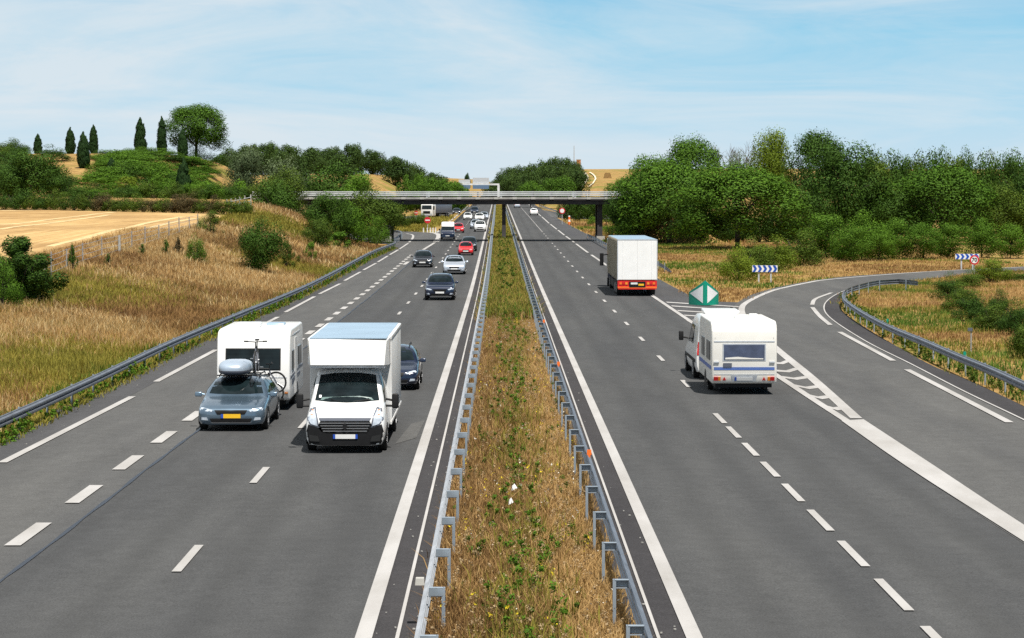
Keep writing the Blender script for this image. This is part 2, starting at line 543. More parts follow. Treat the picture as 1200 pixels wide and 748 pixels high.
# pale air low down, dimmed blue above
grad = nt.nodes.new('ShaderNodeMapRange'); grad.inputs['From Min'].default_value = -0.01; grad.inputs['From Max'].default_value = 0.10
nt.links.new(sx.outputs['Z'], grad.inputs['Value'])
air = ramp(nt, [(0.0, (9.2, 10.6, 11.8)), (0.35, (6.8, 10.0, 12.0)), (0.68, (4.2, 8.8, 11.7)), (1.0, (3.1, 7.3, 10.9))])
nt.links.new(grad.outputs['Result'], air.inputs['Fac'])
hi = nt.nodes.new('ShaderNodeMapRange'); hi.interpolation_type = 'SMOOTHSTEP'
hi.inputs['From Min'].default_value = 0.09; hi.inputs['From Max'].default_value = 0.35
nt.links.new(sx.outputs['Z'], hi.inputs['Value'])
dimmed_upper = mix(nt, 1.0, sky.outputs['Color'], (0.32, 0.34, 0.38), 'MULTIPLY')     # upper sky dimmed so shadows get less fill light
base = mix(nt, hi.outputs['Result'], air.outputs['Color'], dimmed_upper)
# thin streaked cloud
cv = mapping(nt, g, (3.2, 3.2, 17.0), (0.3, 0.0, 0.15), (0, R(-7), 0))
n1 = noise(nt, cv, 1.7, 10, 0.62, 1.3)
n2 = noise(nt, mapping(nt, g, (9, 9, 60), (2.0, 0, 0), (0, R(-9), 0)), 1.0, 8, 0.62, 0.6)
am = nt.nodes.new('ShaderNodeMath'); am.operation = 'MULTIPLY_ADD'; am.inputs[1].default_value = 0.34
nt.links.new(n2.outputs['Fac'], am.inputs[0]); nt.links.new(n1.outputs['Fac'], am.inputs[2])
lx = nt.nodes.new('ShaderNodeMath'); lx.operation = 'MULTIPLY_ADD'; lx.inputs[1].default_value = -0.55   # more cloud to the left
nt.links.new(sx.outputs['X'], lx.inputs[0]); nt.links.new(am.outputs[0], lx.inputs[2])
cr = ramp(nt, [(0.44, (0, 0, 0)), (0.64, (0.42, 0.42, 0.42)), (0.86, (0.85, 0.85, 0.85))]); nt.links.new(lx.outputs[0], cr.inputs['Fac'])
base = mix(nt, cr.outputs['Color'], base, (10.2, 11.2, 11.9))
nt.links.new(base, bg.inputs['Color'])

sd = bpy.data.lights.new('sun', 'SUN'); sd.energy = 5.0; sd.angle = R(0.5); sd.color = (1.0, 0.955, 0.88)
so = bpy.data.objects.new('sun', sd); COL.objects.link(so)
so.rotation_euler = SUN.to_track_quat('Z', 'Y').to_euler(); so.location = (60, -60, 120)
scene.cycles.use_denoising = False
scene.cycles.caustics_reflective = False; scene.cycles.caustics_refractive = False; scene.cycles.sample_clamp_indirect = 3.0
vs = scene.view_settings
vs.view_transform = 'Standard'; vs.look = 'None'; vs.exposure = 0.52; vs.gamma = 1.0; vs.use_curve_mapping = False


# ------------------------------------------------------------------ helpers for ground sheets
def cr_path(pts, step=2.0):
    """smooth path through points"""
    P = [Vector(p) for p in pts]
    out = []
    for i in range(len(P) - 1):
        p0 = P[i - 1] if i else P[0] * 2 - P[1]
        p1, p2 = P[i], P[i + 1]
        p3 = P[i + 2] if i + 2 < len(P) else P[-1] * 2 - P[-2]
        n = max(1, int((p2 - p1).length / step))
        for k in range(n):
            t = k / n
            out.append(0.5 * ((2 * p1) + (p2 - p0) * t + (2 * p0 - 5 * p1 + 4 * p2 - p3) * t * t + (3 * p1 - p0 - 3 * p2 + p3) * t ** 3))
    out.append(P[-1].copy())
    return out


def lerp_rows(left, right, dz, nacross=4, step=4.0):
    """two boundaries with matching stations -> rows of a sheet on the road surface"""
    L, Rr = [], []
    for i in range(len(left)):
        L.append(Vector((left[i][0], left[i][1], 0))); Rr.append(Vector((right[i][0], right[i][1], 0)))
    def res(P):
        out = []
        for i in range(len(P) - 1):
            p0 = P[i - 1] if i else P[0] * 2 - P[1]
            p1, p2 = P[i], P[i + 1]
            p3 = P[i + 2] if i + 2 < len(P) else P[-1] * 2 - P[-2]
            n = cnt[i]
            for k in range(n):
                t = k / n
                out.append(0.5 * ((2 * p1) + (p2 - p0) * t + (2 * p0 - 5 * p1 + 4 * p2 - p3) * t * t + (3 * p1 - p0 - 3 * p2 + p3) * t ** 3))
        out.append(P[-1].copy()); return out
    cnt = [max(2, int(max((L[i + 1] - L[i]).length, (Rr[i + 1] - Rr[i]).length) / step)) for i in range(len(L) - 1)]
    L, Rr = res(L), res(Rr)
    rows = []
    for a, b in zip(L, Rr):
        rows.append([Vector((a.x + (b.x - a.x) * k / nacross, a.y + (b.y - a.y) * k / nacross, float(zr(a.y + (b.y - a.y) * k / nacross)) + dz)) for k in range(nacross + 1)])
    return rows


def strip_rows(path, width, dz):
    """ribbon of a marking along a path (x, y)"""
    P = [Vector((p[0], p[1], 0)) for p in path]
    a, b = [], []
    ws = width if isinstance(width, (list, tuple)) else [width] * len(P)
    for i, p in enumerate(P):
        t = (P[min(i + 1, len(P) - 1)] - P[max(i - 1, 0)]).normalized()
        n = Vector((t.y, -t.x, 0)) * ws[i] * 0.5
        for l, q in ((a, p - n), (b, p + n)):
            l.append(Vector((q.x, q.y, float(zr(q.y)) + dz)))
    return [[a[i], b[i]] for i in range(len(a))]


class Marks:
    def __init__(self): self.V, self.F = [], []
    def rows(self, rows):
        n0 = len(self.V); n = len(rows[0])
        for r in rows: self.V += [tuple(p) for p in r]
        for i in range(len(rows) - 1):
            for j in range(n - 1):
                self.F.append((n0 + i * n + j, n0 + i * n + j + 1, n0 + (i + 1) * n + j + 1, n0 + (i + 1) * n + j))
    def strip(self, path, width, dz=0.022): self.rows(strip_rows(path, width, dz))
    def line(self, u, y0, y1, width, step=6.0, dz=0.022):
        ys = np.linspace(y0, y1, max(2, int((y1 - y0) / step) + 1))
        self.strip([(u + float(cx(y)), y) for y in ys], width, dz)
    def build(self, name, m):
        me = bpy.data.meshes.new(name); me.from_pydata(self.V, [], self.F); me.materials.append(m)
        bm = bmesh.new(); bm.from_mesh(me); bm.normal_update()
        for f in bm.faces:
            if f.normal.z < 0: f.normal_flip()
        bm.to_mesh(me); bm.free()
        o = mesh_obj(name, me); o['kind'] = 'structure'; return o


# ------------------------------------------------------------------ ground
def axis(pts):
    out = []
    for a, b, s in pts: out += list(np.arange(a, b, s))
    return np.array(out + [pts[-1][1]], float)

GX = axis([(-2600, -600, 250), (-600, -160, 22), (-160, -64, 6), (-64, -8, 1.6), (-8, 12, 2.5), (12, 70, 2.5), (70, 160, 9), (160, 600, 40), (600, 2600, 250)])
GY = axis([(-30, 40, 5), (40, 330, 2.4), (330, 520, 5), (520, 1400, 14), (1400, 2400, 100), (2400, 6000, 600)])
XX, YY = np.meshgrid(GX, GY)
ZZ = terr(XX, YY)
nx, ny = len(GX), len(GY)
idx = np.arange(nx * ny).reshape(ny, nx)
quads = np.stack([idx[:-1, :-1], idx[:-1, 1:], idx[1:, 1:], idx[1:, :-1]], -1).reshape(-1, 4)

gm = bpy.data.materials.new('dry_ground'); gnt, gb = nodes_of(gm)
gtc = gnt.nodes.new('ShaderNodeTexCoord'); go = gtc.outputs['Object']
ga = noise(gnt, go, 0.09, 6, 0.6); gb2 = noise(gnt, go, 0.55, 8, 0.7); gf = noise(gnt, go, 4.0, 8, 0.75)
r1 = ramp(gnt, [(0.30, (0.15, 0.085, 0.035)), (0.47, (0.30, 0.185, 0.068)), (0.66, (0.40, 0.265, 0.10))]); gnt.links.new(gb2.outputs['Fac'], r1.inputs['Fac'])
r2 = ramp(gnt, [(0.50, (0, 0, 0)), (0.63, (1, 1, 1))]); gnt.links.new(ga.outputs['Fac'], r2.inputs['Fac'])
gc = mix(gnt, r2.outputs['Color'], r1.outputs['Color'], (0.17, 0.17, 0.035))
r3 = ramp(gnt, [(0.3, (0.62, 0.60, 0.58)), (0.7, (1.25, 1.25, 1.22))]); gnt.links.new(gf.outputs['Fac'], r3.inputs['Fac'])
gc = mix(gnt, 1.0, gc, r3.outputs['Color'], 'MULTIPLY')
gnt.links.new(gc, gb.inputs['Base Color']); gb.inputs['Roughness'].default_value = 0.95; gb.inputs['Specular IOR Level'].default_value = 0.1
gbp = gnt.nodes.new('ShaderNodeBump'); gbp.inputs['Strength'].default_value = 0.7; gbp.inputs['Distance'].default_value = 0.15
gnt.links.new(gf.outputs['Fac'], gbp.inputs['Height']); gnt.links.new(gbp.outputs['Normal'], gb.inputs['Normal'])
gme = np_mesh('ground', np.stack([XX, YY, ZZ], -1).reshape(-1, 3), quads, gm)
gme.polygons.foreach_set('use_smooth', np.ones(len(quads), dtype=bool))
ground = mesh_obj('ground', gme); ground['kind'] = 'structure'

# ------------------------------------------------------------------ carriageways
def band(name, uf0, uf1, y0, y1, m, dz, nacross=3, step=6.0):
    """sheet between two edges given in road coordinates"""
    rows = []
    for y in np.arange(y0, y1 + step, step):
        a, b = float(uf0(y)), float(uf1(y))
        rows.append([Vector((a + (b - a) * k / nacross, y, float(zr(y)) + dz)) for k in range(nacross + 1)])
    return sheet(name, rows, m)

C = lambda u: (lambda y: u + float(cx(y)))
REDGE_L = hits([(-90, 556), (0, 513), (66.8, 480), (155, 440), (200, 416.5), (283, 377), (328, 359.6), (403, 318), (464.7, 286.6)])
_ey = [p.y for p in REDGE_L]; _ex = [p.x for p in REDGE_L]
YB = _ey[-1]
_far = hits([(511, 273.2), (520, 268), (540, 257.5), (551, 248), (557, 243.5)])
_ey2 = [20] + _ey + [YB + 6] + [p.y for p in _far] + [1500]; _ex2 = [-13.2] + _ex + [_ex[-1] - 0.4] + [p.x for p in _far] + [-10.5]
edgeL = lambda y: np.interp(y, _ey2, _ex2)
SEAM = -8.15
band('carriageway', lambda y: max(edgeL(y), -99), C(SEAM), 15, 1500, M['asph_light'], 0.0, 4, 5.0)
band('carriageway', C(SEAM), C(-1.84), 15, 1500, M['asph_lane'], 0.0, 4)
band('inner_shoulder', C(-1.84), C(-1.06), 15, 900, M['asph_dark'], 0.0, 1)
band('inner_shoulder', C(1.88), C(2.64), 15, 900, M['asph_dark'], 0.0, 1)
# outer shoulder beyond the left edge line is darker
CL_PX = [(2.7, 543), (155, 465.4), (251, 412), (325.7, 372), (368.5, 348), (398.7, 332.8), (422.5, 319), (454.5, 300.2), (478.6, 285.2)]
CLP = hits(CL_PX); _cy = [p.y for p in CLP]; _cxx = [p.x for p in CLP]
band('hard_shoulder', lambda y: edgeL(y) - 0.02, lambda y: np.interp(y, _cy, _cxx) - 0.12, 16, YB - 4, M['asph_main'], 0.005, 2, 4.0)
_edgeR_px = [(872, 361), (870.5, 354.2), (815, 353.2), (806, 345), (772, 327), (740, 306), (712, 289.5), (688, 274.5), (664, 262), (652, 255), (642, 249), (633, 244)]
_er = hits(_edgeR_px); _ry = [10] + [p.y for p in _er] + [1500]; _rx = [10.4] + [p.x for p in _er] + [9.5]
_ry[1] = _ry[1]; _rx[1] = min(_rx[1], 12.8)
edgeR = lambda y: np.interp(y, _ry, _rx)
band('carriageway', C(2.64), C(9.6), 15, 1500, M['asph_lane'], 0.0, 4)
band('hard_shoulder', C(9.6), lambda y: max(float(edgeR(y)), 9.65 + float(cx(y))), 15, 1500, M['asph_main'], 0.0, 3, 2.0)

RAMP_R = [(1580, 666), (1400, 578), (1300, 528), (1200, 476.5), (1134, 446), (1088.6, 427), (1040, 400), (1005.7, 379), (986.5, 364), (984.5, 352), (1000, 341.5), (1030, 334), (1060, 330.5), (1100, 325.5), (1150, 320), (1205, 317), (1300, 314)]
RAMP_L = [(1480, 820), (1330, 720), (1237, 661), (1130, 592), (1052, 536), (995, 497), (940, 458), (900, 427), (873, 400), (860, 380), (859, 360.5), (873, 349.3), (890, 342.5), (920, 334.8), (968, 326.8), (1030, 321.5), (1200, 312.5)]
rl, rr = hits(RAMP_L), hits(RAMP_R)
ramp_rows = lerp_rows(rl, rr, 0.006, 5, 2.5)
sheet('slip_road', ramp_rows, M['asph_light'])
RAMP_POLY = [(r[0].x, r[0].y) for r in ramp_rows] + [(r[-1].x, r[-1].y) for r in reversed(ramp_rows)]
# shoulder of the slip road outside the thin joint
G_PX = [(1580, 680), (1400, 592), (1300, 543), (1200, 493), (1130, 459.5), (1067, 427), (1013.7, 400), (973.6, 373.6), (965.6, 360), (973.6, 349.5), (992, 340.5), (1025, 333)]
gl = hits(G_PX); gr = rr[:12]
sheet('slip_road_shoulder', lerp_rows(gl, gr, 0.012, 2, 2.5), M['asph_dark'])
# entry slip under the left end of the bridge, exit slip beyond it
er = lerp_rows(hits([(466, 287.5), (442, 285), (412, 281.5), (370, 278)]), hits([(513, 273.4), (497, 272.3), (470, 271.3), (425, 270)]), 0.004, 4, 3.0)
sheet('slip_road', er, M['asph_light'])
er2 = lerp_rows(hits([(460, 259), (500, 256), (519, 253), (533, 250.2), (551, 244.6)]), hits([(460, 254.5), (500, 252), (519, 249.8), (532, 247), (552, 241.8)]), 0.004, 4, 8.0)
sheet('slip_road', er2, M['asph_light'])
er3 = lerp_rows(hits([(646, 254.5), (668, 256), (690, 256.8), (720, 257)]), hits([(637, 246.5), (668, 250.8), (690, 252.2), (720, 252.8)]), 0.004, 4, 8.0)
sheet('slip_road', er3, M['asph_light'])

# ------------------------------------------------------------------ markings
ed = Marks(); ld = Marks(); gk = Marks()
ed.line(-1.96, 16, 1300, 0.245); ed.line(2.756, 16, 1300, 0.235)
Y_of = lambda y: hit(587, y).y
# left lane dashes
y = Y_of(671) - 12.4 * 2
while y < 700:
    ld.line(-5.44, y, y + 3.05, 0.16, 1.0); y += 12.4
# wide short dashes of the third lane
y = Y_of(671.5) + 3.1 - 12
while y < Y_of(300):
    ld.line(-8.80, y, y + 3.0, 0.30, 1.0); y += 5.98
for a, b in (((473.5, 310.5), (478.5, 307)), ((496, 293), (509.5, 284.6))):
    p, q = hit(*a), hit(*b); ld.strip([(p.x, p.y), (q.x, q.y)], 0.32)
# left edge dashes
for a, b in (((-140, 616), (-60, 575)), ((2.7, 543), (155, 465.4)), ((183, 448), (253, 410.5)), ((283, 394), (325.7, 372)), ((334.5, 366.3), (368.5, 348)), ((374.3, 344.9), (398.7, 332.8)),
             ((403.7, 329.4), (422.5, 319)), ((426, 316.8), (440.6, 308.8)), ((442.8, 307.4), (454.5, 300.2)), ((456.7, 298.9), (466.8, 293)), ((468.2, 292.2), (478.6, 285.2))):
    p, q = hit(*a), hit(*b); ed.strip([(p.x, p.y), (q.x, q.y)], 0.22)
ed.strip(cr_path(hits([(479.5, 284.3), (483.5, 279.5), (484, 276.2), (481.5, 274.9), (476, 274)]), 3.0), 0.28)
# main left edge line and its nose beyond the bridge
ed.strip(cr_path(hits([(511, 283.5), (514, 279.5), (514.5, 276), (511, 273.8), (504, 272.7)]), 2.0), [0.9] * 999 if False else 0.75)
y = 340
while y < 1000:
    ed.line(-8.85, y, y + 20 if y < 700 else y + 30, 0.28); y += 26
ed.strip(cr_path(hits([(519, 251), (527, 249.2), (538, 246), (547, 242.4)]), 5.0), 0.35)
gk.rows(lerp_rows(hits([(547.5, 252.3), (551, 248), (554, 244)]), hits([(549.6, 250.5), (552.6, 246.5), (554.3, 243.8)]), 0.022, 1, 4))
# right lane dashes: long-gap first, then close dashes towards the exit
y = Y_of(717.3) - 4.33 * 4
for k in range(11):
    ld.line(6.20, y, y + 3.0, 0.155, 1.0); y += 4.33
y = Y_of(497)
while y < 330:
    ld.line(6.20, y, y + 3.0, 0.155, 1.0); y += 12.55
while y < 900:
    ld.line(6.20, y, y + 3.0, 0.13, 1.0); y += 4.4
# right edge line of the main road
ed.line(9.52, Y_of(440), Y_of(346), 0.24, 4.0)
for a, b in (((693, 299), (709.5, 310.3)), ((675, 286), (689, 296.4)), ((663.2, 277.2), (673, 284.4)), ((654, 270), (661.5, 276)), ((645, 263), (652.5, 269)), ((635, 254.3), (643.5, 262)), ((629, 249.2), (634, 253.5))):
    p, q = hit(*a), hit(*b); ed.strip([(p.x, p.y), (q.x, q.y)], 0.24)
p, q = hit(709.5, 310.3), hit(764, 346); ed.strip([(p.x, p.y), (q.x, q.y)], 0.24)
for k in range(8):
    ed.line(9.4, 640 + k * 40, 660 + k * 40, 0.25)
# gore: two arms, solid wedge, chevron bars
ed.strip(cr_path(hits([(807, 376), (860, 408), (911, 441), (955, 470), (993, 494.5)]), 2.0), 0.24)
inner = hits([(1003.5, 491), (950, 442.5), (910.7, 410), (884, 386), (871.5, 371), (869.2, 362.2), (873, 356.3), (885, 349.4), (903, 341.8), (920, 337.3), (945, 332), (968, 328.3), (1029.7, 322.9), (1083, 319), (1136.7, 316.2), (1200, 313.4)])
ed.strip(cr_path(inner, 1.5), 0.34)
gk.rows(lerp_rows(hits([(986, 494), (1063, 548), (1200, 636), (1330, 720), (1480, 819)]), hits([(1012, 492.4), (1096.5, 548), (1200, 616.5), (1330, 697), (1480, 790)]), 0.024, 3, 3.0))
def bar(pts, d):
    gk.rows([[Vector((p.x, p.y - d / 2, float(zr(p.y - d / 2)) + .02)), Vector((p.x, p.y + d / 2, float(zr(p.y + d / 2)) + .02))] for p in pts])
for x0, y0, xm, ym, x1, y1 in ((908, 426, 916, 426.5, 924, 423.4), (909, 435, 923, 436, 934.8, 432.4), (913.4, 442, 932, 444.6, 948, 442.3), (929.4, 451.9, 946, 455.4, 960, 453.6), (946.8, 463.7, 961, 467, 975.7, 465), (966.8, 476.5, 979, 480, 991.2, 478.2)):
    a, m_, b = hit(x0, y0), hit(xm, ym), hit(x1, y1)
    bar([a, m_, b], 1.0)
for x0, y0, x1, y1 in ((781, 354.6, 866, 360), (787, 359, 868, 364.5), (794, 364.5, 869.5, 369), (802, 370, 866, 373.5), (812, 376, 860, 378.5)):
    a, b = hit(x0, y0), hit(x1, y1)
    bar([a, b], 1.2)
# slip road right side long dashes
for seg in (((1400, 604), (1250, 529.5)), ((1183, 496.2), (1063, 434)), ((1046.6, 423.6), (984, 389.8))):
    p, q = hit(*seg[0]), hit(*seg[1]); ed.strip([(p.x, p.y), (q.x, q.y)], 0.24, 0.03)
ed.strip(cr_path(hits([(973, 381.5), (961, 371.5), (952, 360.8)]), 1.0), 0.24, 0.03)
ed.strip(cr_path(hits([(951.6, 357.8), (956, 350.8), (974.5, 343.6)]), 1.0), 0.24, 0.03)
ed.build('edge_lines', M['paint']); ld.build('lane_dashes', M['paint']); gk.build('gore_markings', M['paint'])
pq_ = hits([(462.7, 521), (487.7, 513.5), (498, 492.7), (482, 497)])
sheet('asphalt_patch', [[Vector((pq_[0].x, pq_[0].y, float(zr(pq_[0].y)) + .009)), Vector((pq_[1].x, pq_[1].y, float(zr(pq_[1].y)) + .009))], [Vector((pq_[3].x, pq_[3].y, float(zr(pq_[3].y)) + .009)), Vector((pq_[2].x, pq_[2].y, float(zr(pq_[2].y)) + .009))]], M['asph_light'])
jn = Marks()
jn.line(-1.48, 16, 420, 0.055); jn.line(2.245, 16, 420, 0.05)
jn.strip(cr_path(gl, 2.0), 0.07, 0.028)
jn.build('kerb_joint', M['paint_thin'])
tr = Marks()
pth = [(SEAM + 0.010 * math.sin(yy * 0.9) + 0.012 * math.sin(yy * 0.31) - (0.03 * max(0, 70 - yy) / 30 if yy < 70 else 0), yy) for yy in np.arange(20, 260, 1.2)]
tr.strip(pth, [0.075 + 0.03 * math.sin(i * 1.9) for i in range(len(pth))], 0.014)
tr.build('tar_seam', M['tar'])

# stubble field on the left, with wheel tracks
fm = bpy.data.materials.new('stubble'); fnt, fb = nodes_of(fm)
ftc = fnt.nodes.new('ShaderNodeTexCoord'); fu = ftc.outputs['UV']; fo = ftc.outputs['Object']
fn = noise(fnt, mapping(fnt, fu, (26, 3, 1)), 2.0, 5, 0.6); fg = noise(fnt, fo, 1.6, 8, 0.7); fl = noise(fnt, fo, 0.05, 4)
fr = ramp(fnt, [(0.3, (0.33, 0.20, 0.07)), (0.5, (0.44, 0.285, 0.11)), (0.68, (0.54, 0.38, 0.17))]); fnt.links.new(fn.outputs['Fac'], fr.inputs['Fac'])
fr2 = ramp(fnt, [(0.3, (0.75, 0.73, 0.70)), (0.7, (1.15, 1.15, 1.15))]); fnt.links.new(fg.outputs['Fac'], fr2.inputs['Fac'])
fc = mix(fnt, 1.0, fr.outputs['Color'], fr2.outputs['Color'], 'MULTIPLY')
fr3 = ramp(fnt, [(0.42, (0.70, 0.62, 0.52)), (0.56, (1.05, 1.05, 1.05))]); fnt.links.new(fl.outputs['Fac'], fr3.inputs['Fac'])
fc = mix(fnt, 0.7, fc, fr3.outputs['Color'], 'MULTIPLY')
fnt.links.new(fc, fb.inputs['Base Color']); fb.inputs['Roughness'].default_value = 0.95
near = hits([(-260, 470), (-120, 400), (0, 350), (70, 317), (130, 295.5), (180, 279), (225, 265), (262, 255)], terr)
far = hits([(-400, 244.5), (-220, 244.8), (-100, 245), (0, 245.4), (60, 246.4), (130, 248.2), (190, 250), (250, 251)], terr)
rows = []
for a, b in zip(near, far):
    rows.append([a.lerp(b, k / 26) for k in range(27)])
dense = []
for i in range(len(rows) - 1):
    for k in range(6): dense.append([rows[i][j].lerp(rows[i + 1][j], k / 6) for j in range(27)])
dense.append(rows[-1])
for r in dense:
    for p in r: p.z = float(terr(p.x, p.y)) + 0.06
field = sheet('stubble_field', dense, fm)
uvl = field.data.uv_layers.new(name='UVMap')
for lp in field.data.loops:
    i, j = divmod(lp.vertex_index, 27)
    uvl.data[lp.index].uv = (j / 26, i / (len(dense) - 1))
def ground_strip(name, px, width, m, dz=0.075, step=2.5):
    path = cr_path(hits(px, terr), step)
    a, b = [], []
    for i, p in enumerate(path):
        t = (path[min(i + 1, len(path) - 1)] - path[max(i - 1, 0)]); t.z = 0; t.normalize()
        n = Vector((t.y, -t.x, 0)) * width / 2
        for l, q in ((a, p - n), (b, p + n)): l.append(Vector((q.x, q.y, float(terr(q.x, q.y)) + dz)))
    return sheet(name, [[a[i], b[i]] for i in range(len(a))], m)
M['track'] = mat('pale_track', (0.56, 0.41, 0.20), 0.95, var=0.3, scale=0.8)
M['track_white'] = mat('chalk_track', (0.62, 0.54, 0.40), 0.95, var=0.15, scale=0.5)
for px in ([(0, 264.5), (60, 258), (110, 252), (135, 249.5)], [(0, 270), (50, 263.5), (95, 257.5), (128, 252.5)], [(58, 290), (100, 280), (150, 268), (190, 259), (215, 255)], [(62, 297), (110, 284), (165, 270), (205, 261), (228, 257)], [(0, 247.6), (20, 248), (40, 247.2)]):
    ground_strip('field_track', px, 0.75, M['track'])
M['ftrack'] = M['track_white']
ground_strip('field_path', [(681, 220.5), (686, 215), (688.5, 210.5), (687, 206), (684, 203)], 1.1, M['track_white'], 0.5, 20)
ground_strip('field_path', [(690, 220), (695, 216), (698, 211), (696, 206.5), (691, 203)], 0.7, M['track_white'], 0.5, 20)
# ------------------------------------------------------------------ foliage
L = {
 'pine': leaf_mat('pine_needles', (0.0176, 0.0555, 0.0037), (0.1000, 0.2072, 0.0120), 0.14),
 'broad': leaf_mat('dark_leaves', (0.012, 0.036, 0.004), (0.066, 0.142, 0.012), 0.14),
 'cyp': leaf_mat('cypress_leaves', (0.010, 0.032, 0.008), (0.026, 0.064, 0.013), 0.12),
 'lime': leaf_mat('bright_leaves', (0.0272, 0.0750, 0.0045), (0.1187, 0.2408, 0.0140), 0.14),
 'yellow': leaf_mat('yellow_green_leaves', (0.075, 0.125, 0.010), (0.190, 0.260, 0.020), 0.28),
 'silver': leaf_mat('silver_leaves', (0.060, 0.095, 0.040), (0.150, 0.195, 0.095), 0.2),
 'brown': leaf_mat('brown_leaves', (0.035, 0.032, 0.012), (0.110, 0.085, 0.035), 0.2),
 'gorse': leaf_mat('gorse_leaves', (0.020, 0.050, 0.005), (0.110, 0.172, 0.014), 0.14),
 'far': leaf_mat('wood_leaves', (0.0144, 0.0375, 0.0075), (0.0650, 0.1176, 0.0180), 0.14),
}


def fib(n, rng):
    k = np.arange(n) + rng.random()
    z = 1 - 2 * (k + .5) / n; t = k * 2.39996
    r = np.sqrt(np.maximum(0, 1 - z * z))
    return np.stack([r * np.cos(t), r * np.sin(t), z], 1)


def leaf_cloud(centers, radii, n_each, size, rng, flat=1.0, up=0.35, jitter=0.35, whole=None, gw=0.5):
    """small leaf faces round many clump centres; each face is its own island"""
    P, N, CN = [], [], []
    for c, r, n in zip(centers, radii, n_each):
        d = fib(int(n), rng) + rng.normal(0, 0.18, (int(n), 3))
        d /= np.linalg.norm(d, axis=1, keepdims=True)
        rr = r * (1 - jitter * rng.random(len(d)) ** 1.6) * (1 + 0.16 * rng.normal(0, 1, len(d)).clip(-1, 1.2))
        p = c + d * rr[:, None] * np.array([1, 1, flat])
        P.append(p); N.append(d)
    P = np.concatenate(P); N = np.concatenate(N)
    m = len(P)
    nn = N + rng.normal(0, 0.42, (m, 3)) + np.array([0, 0, up])
    nn /= np.linalg.norm(nn, axis=1, keepdims=True)
    a = np.cross(nn, rng.normal(0, 1, (m, 3))); a /= np.linalg.norm(a, axis=1, keepdims=True)
    b = np.cross(nn, a)
    s = size * (0.6 + 0.8 * rng.random(m))[:, None]
    V = np.stack([P - a * s * .62, P + b * s * .34 + a * s * .05, P + a * s * .62, P - b * s * .34 - a * s * .05], 1).reshape(-1, 3)
    Q = np.arange(m * 4).reshape(-1, 4)[:, ::-1]
    g_ = np.zeros_like(N)
    if whole is not None:
        g_ = (P - np.array(whole[0])) / np.array(whole[1]); g_ /= np.maximum(np.linalg.norm(g_, axis=1, keepdims=True), 1e-6)
    vn = np.repeat(N * (0.95 - .25 * (gw > 1)) + nn * 0.4 + g_ * gw, 4, axis=0)
    return V, Q, vn


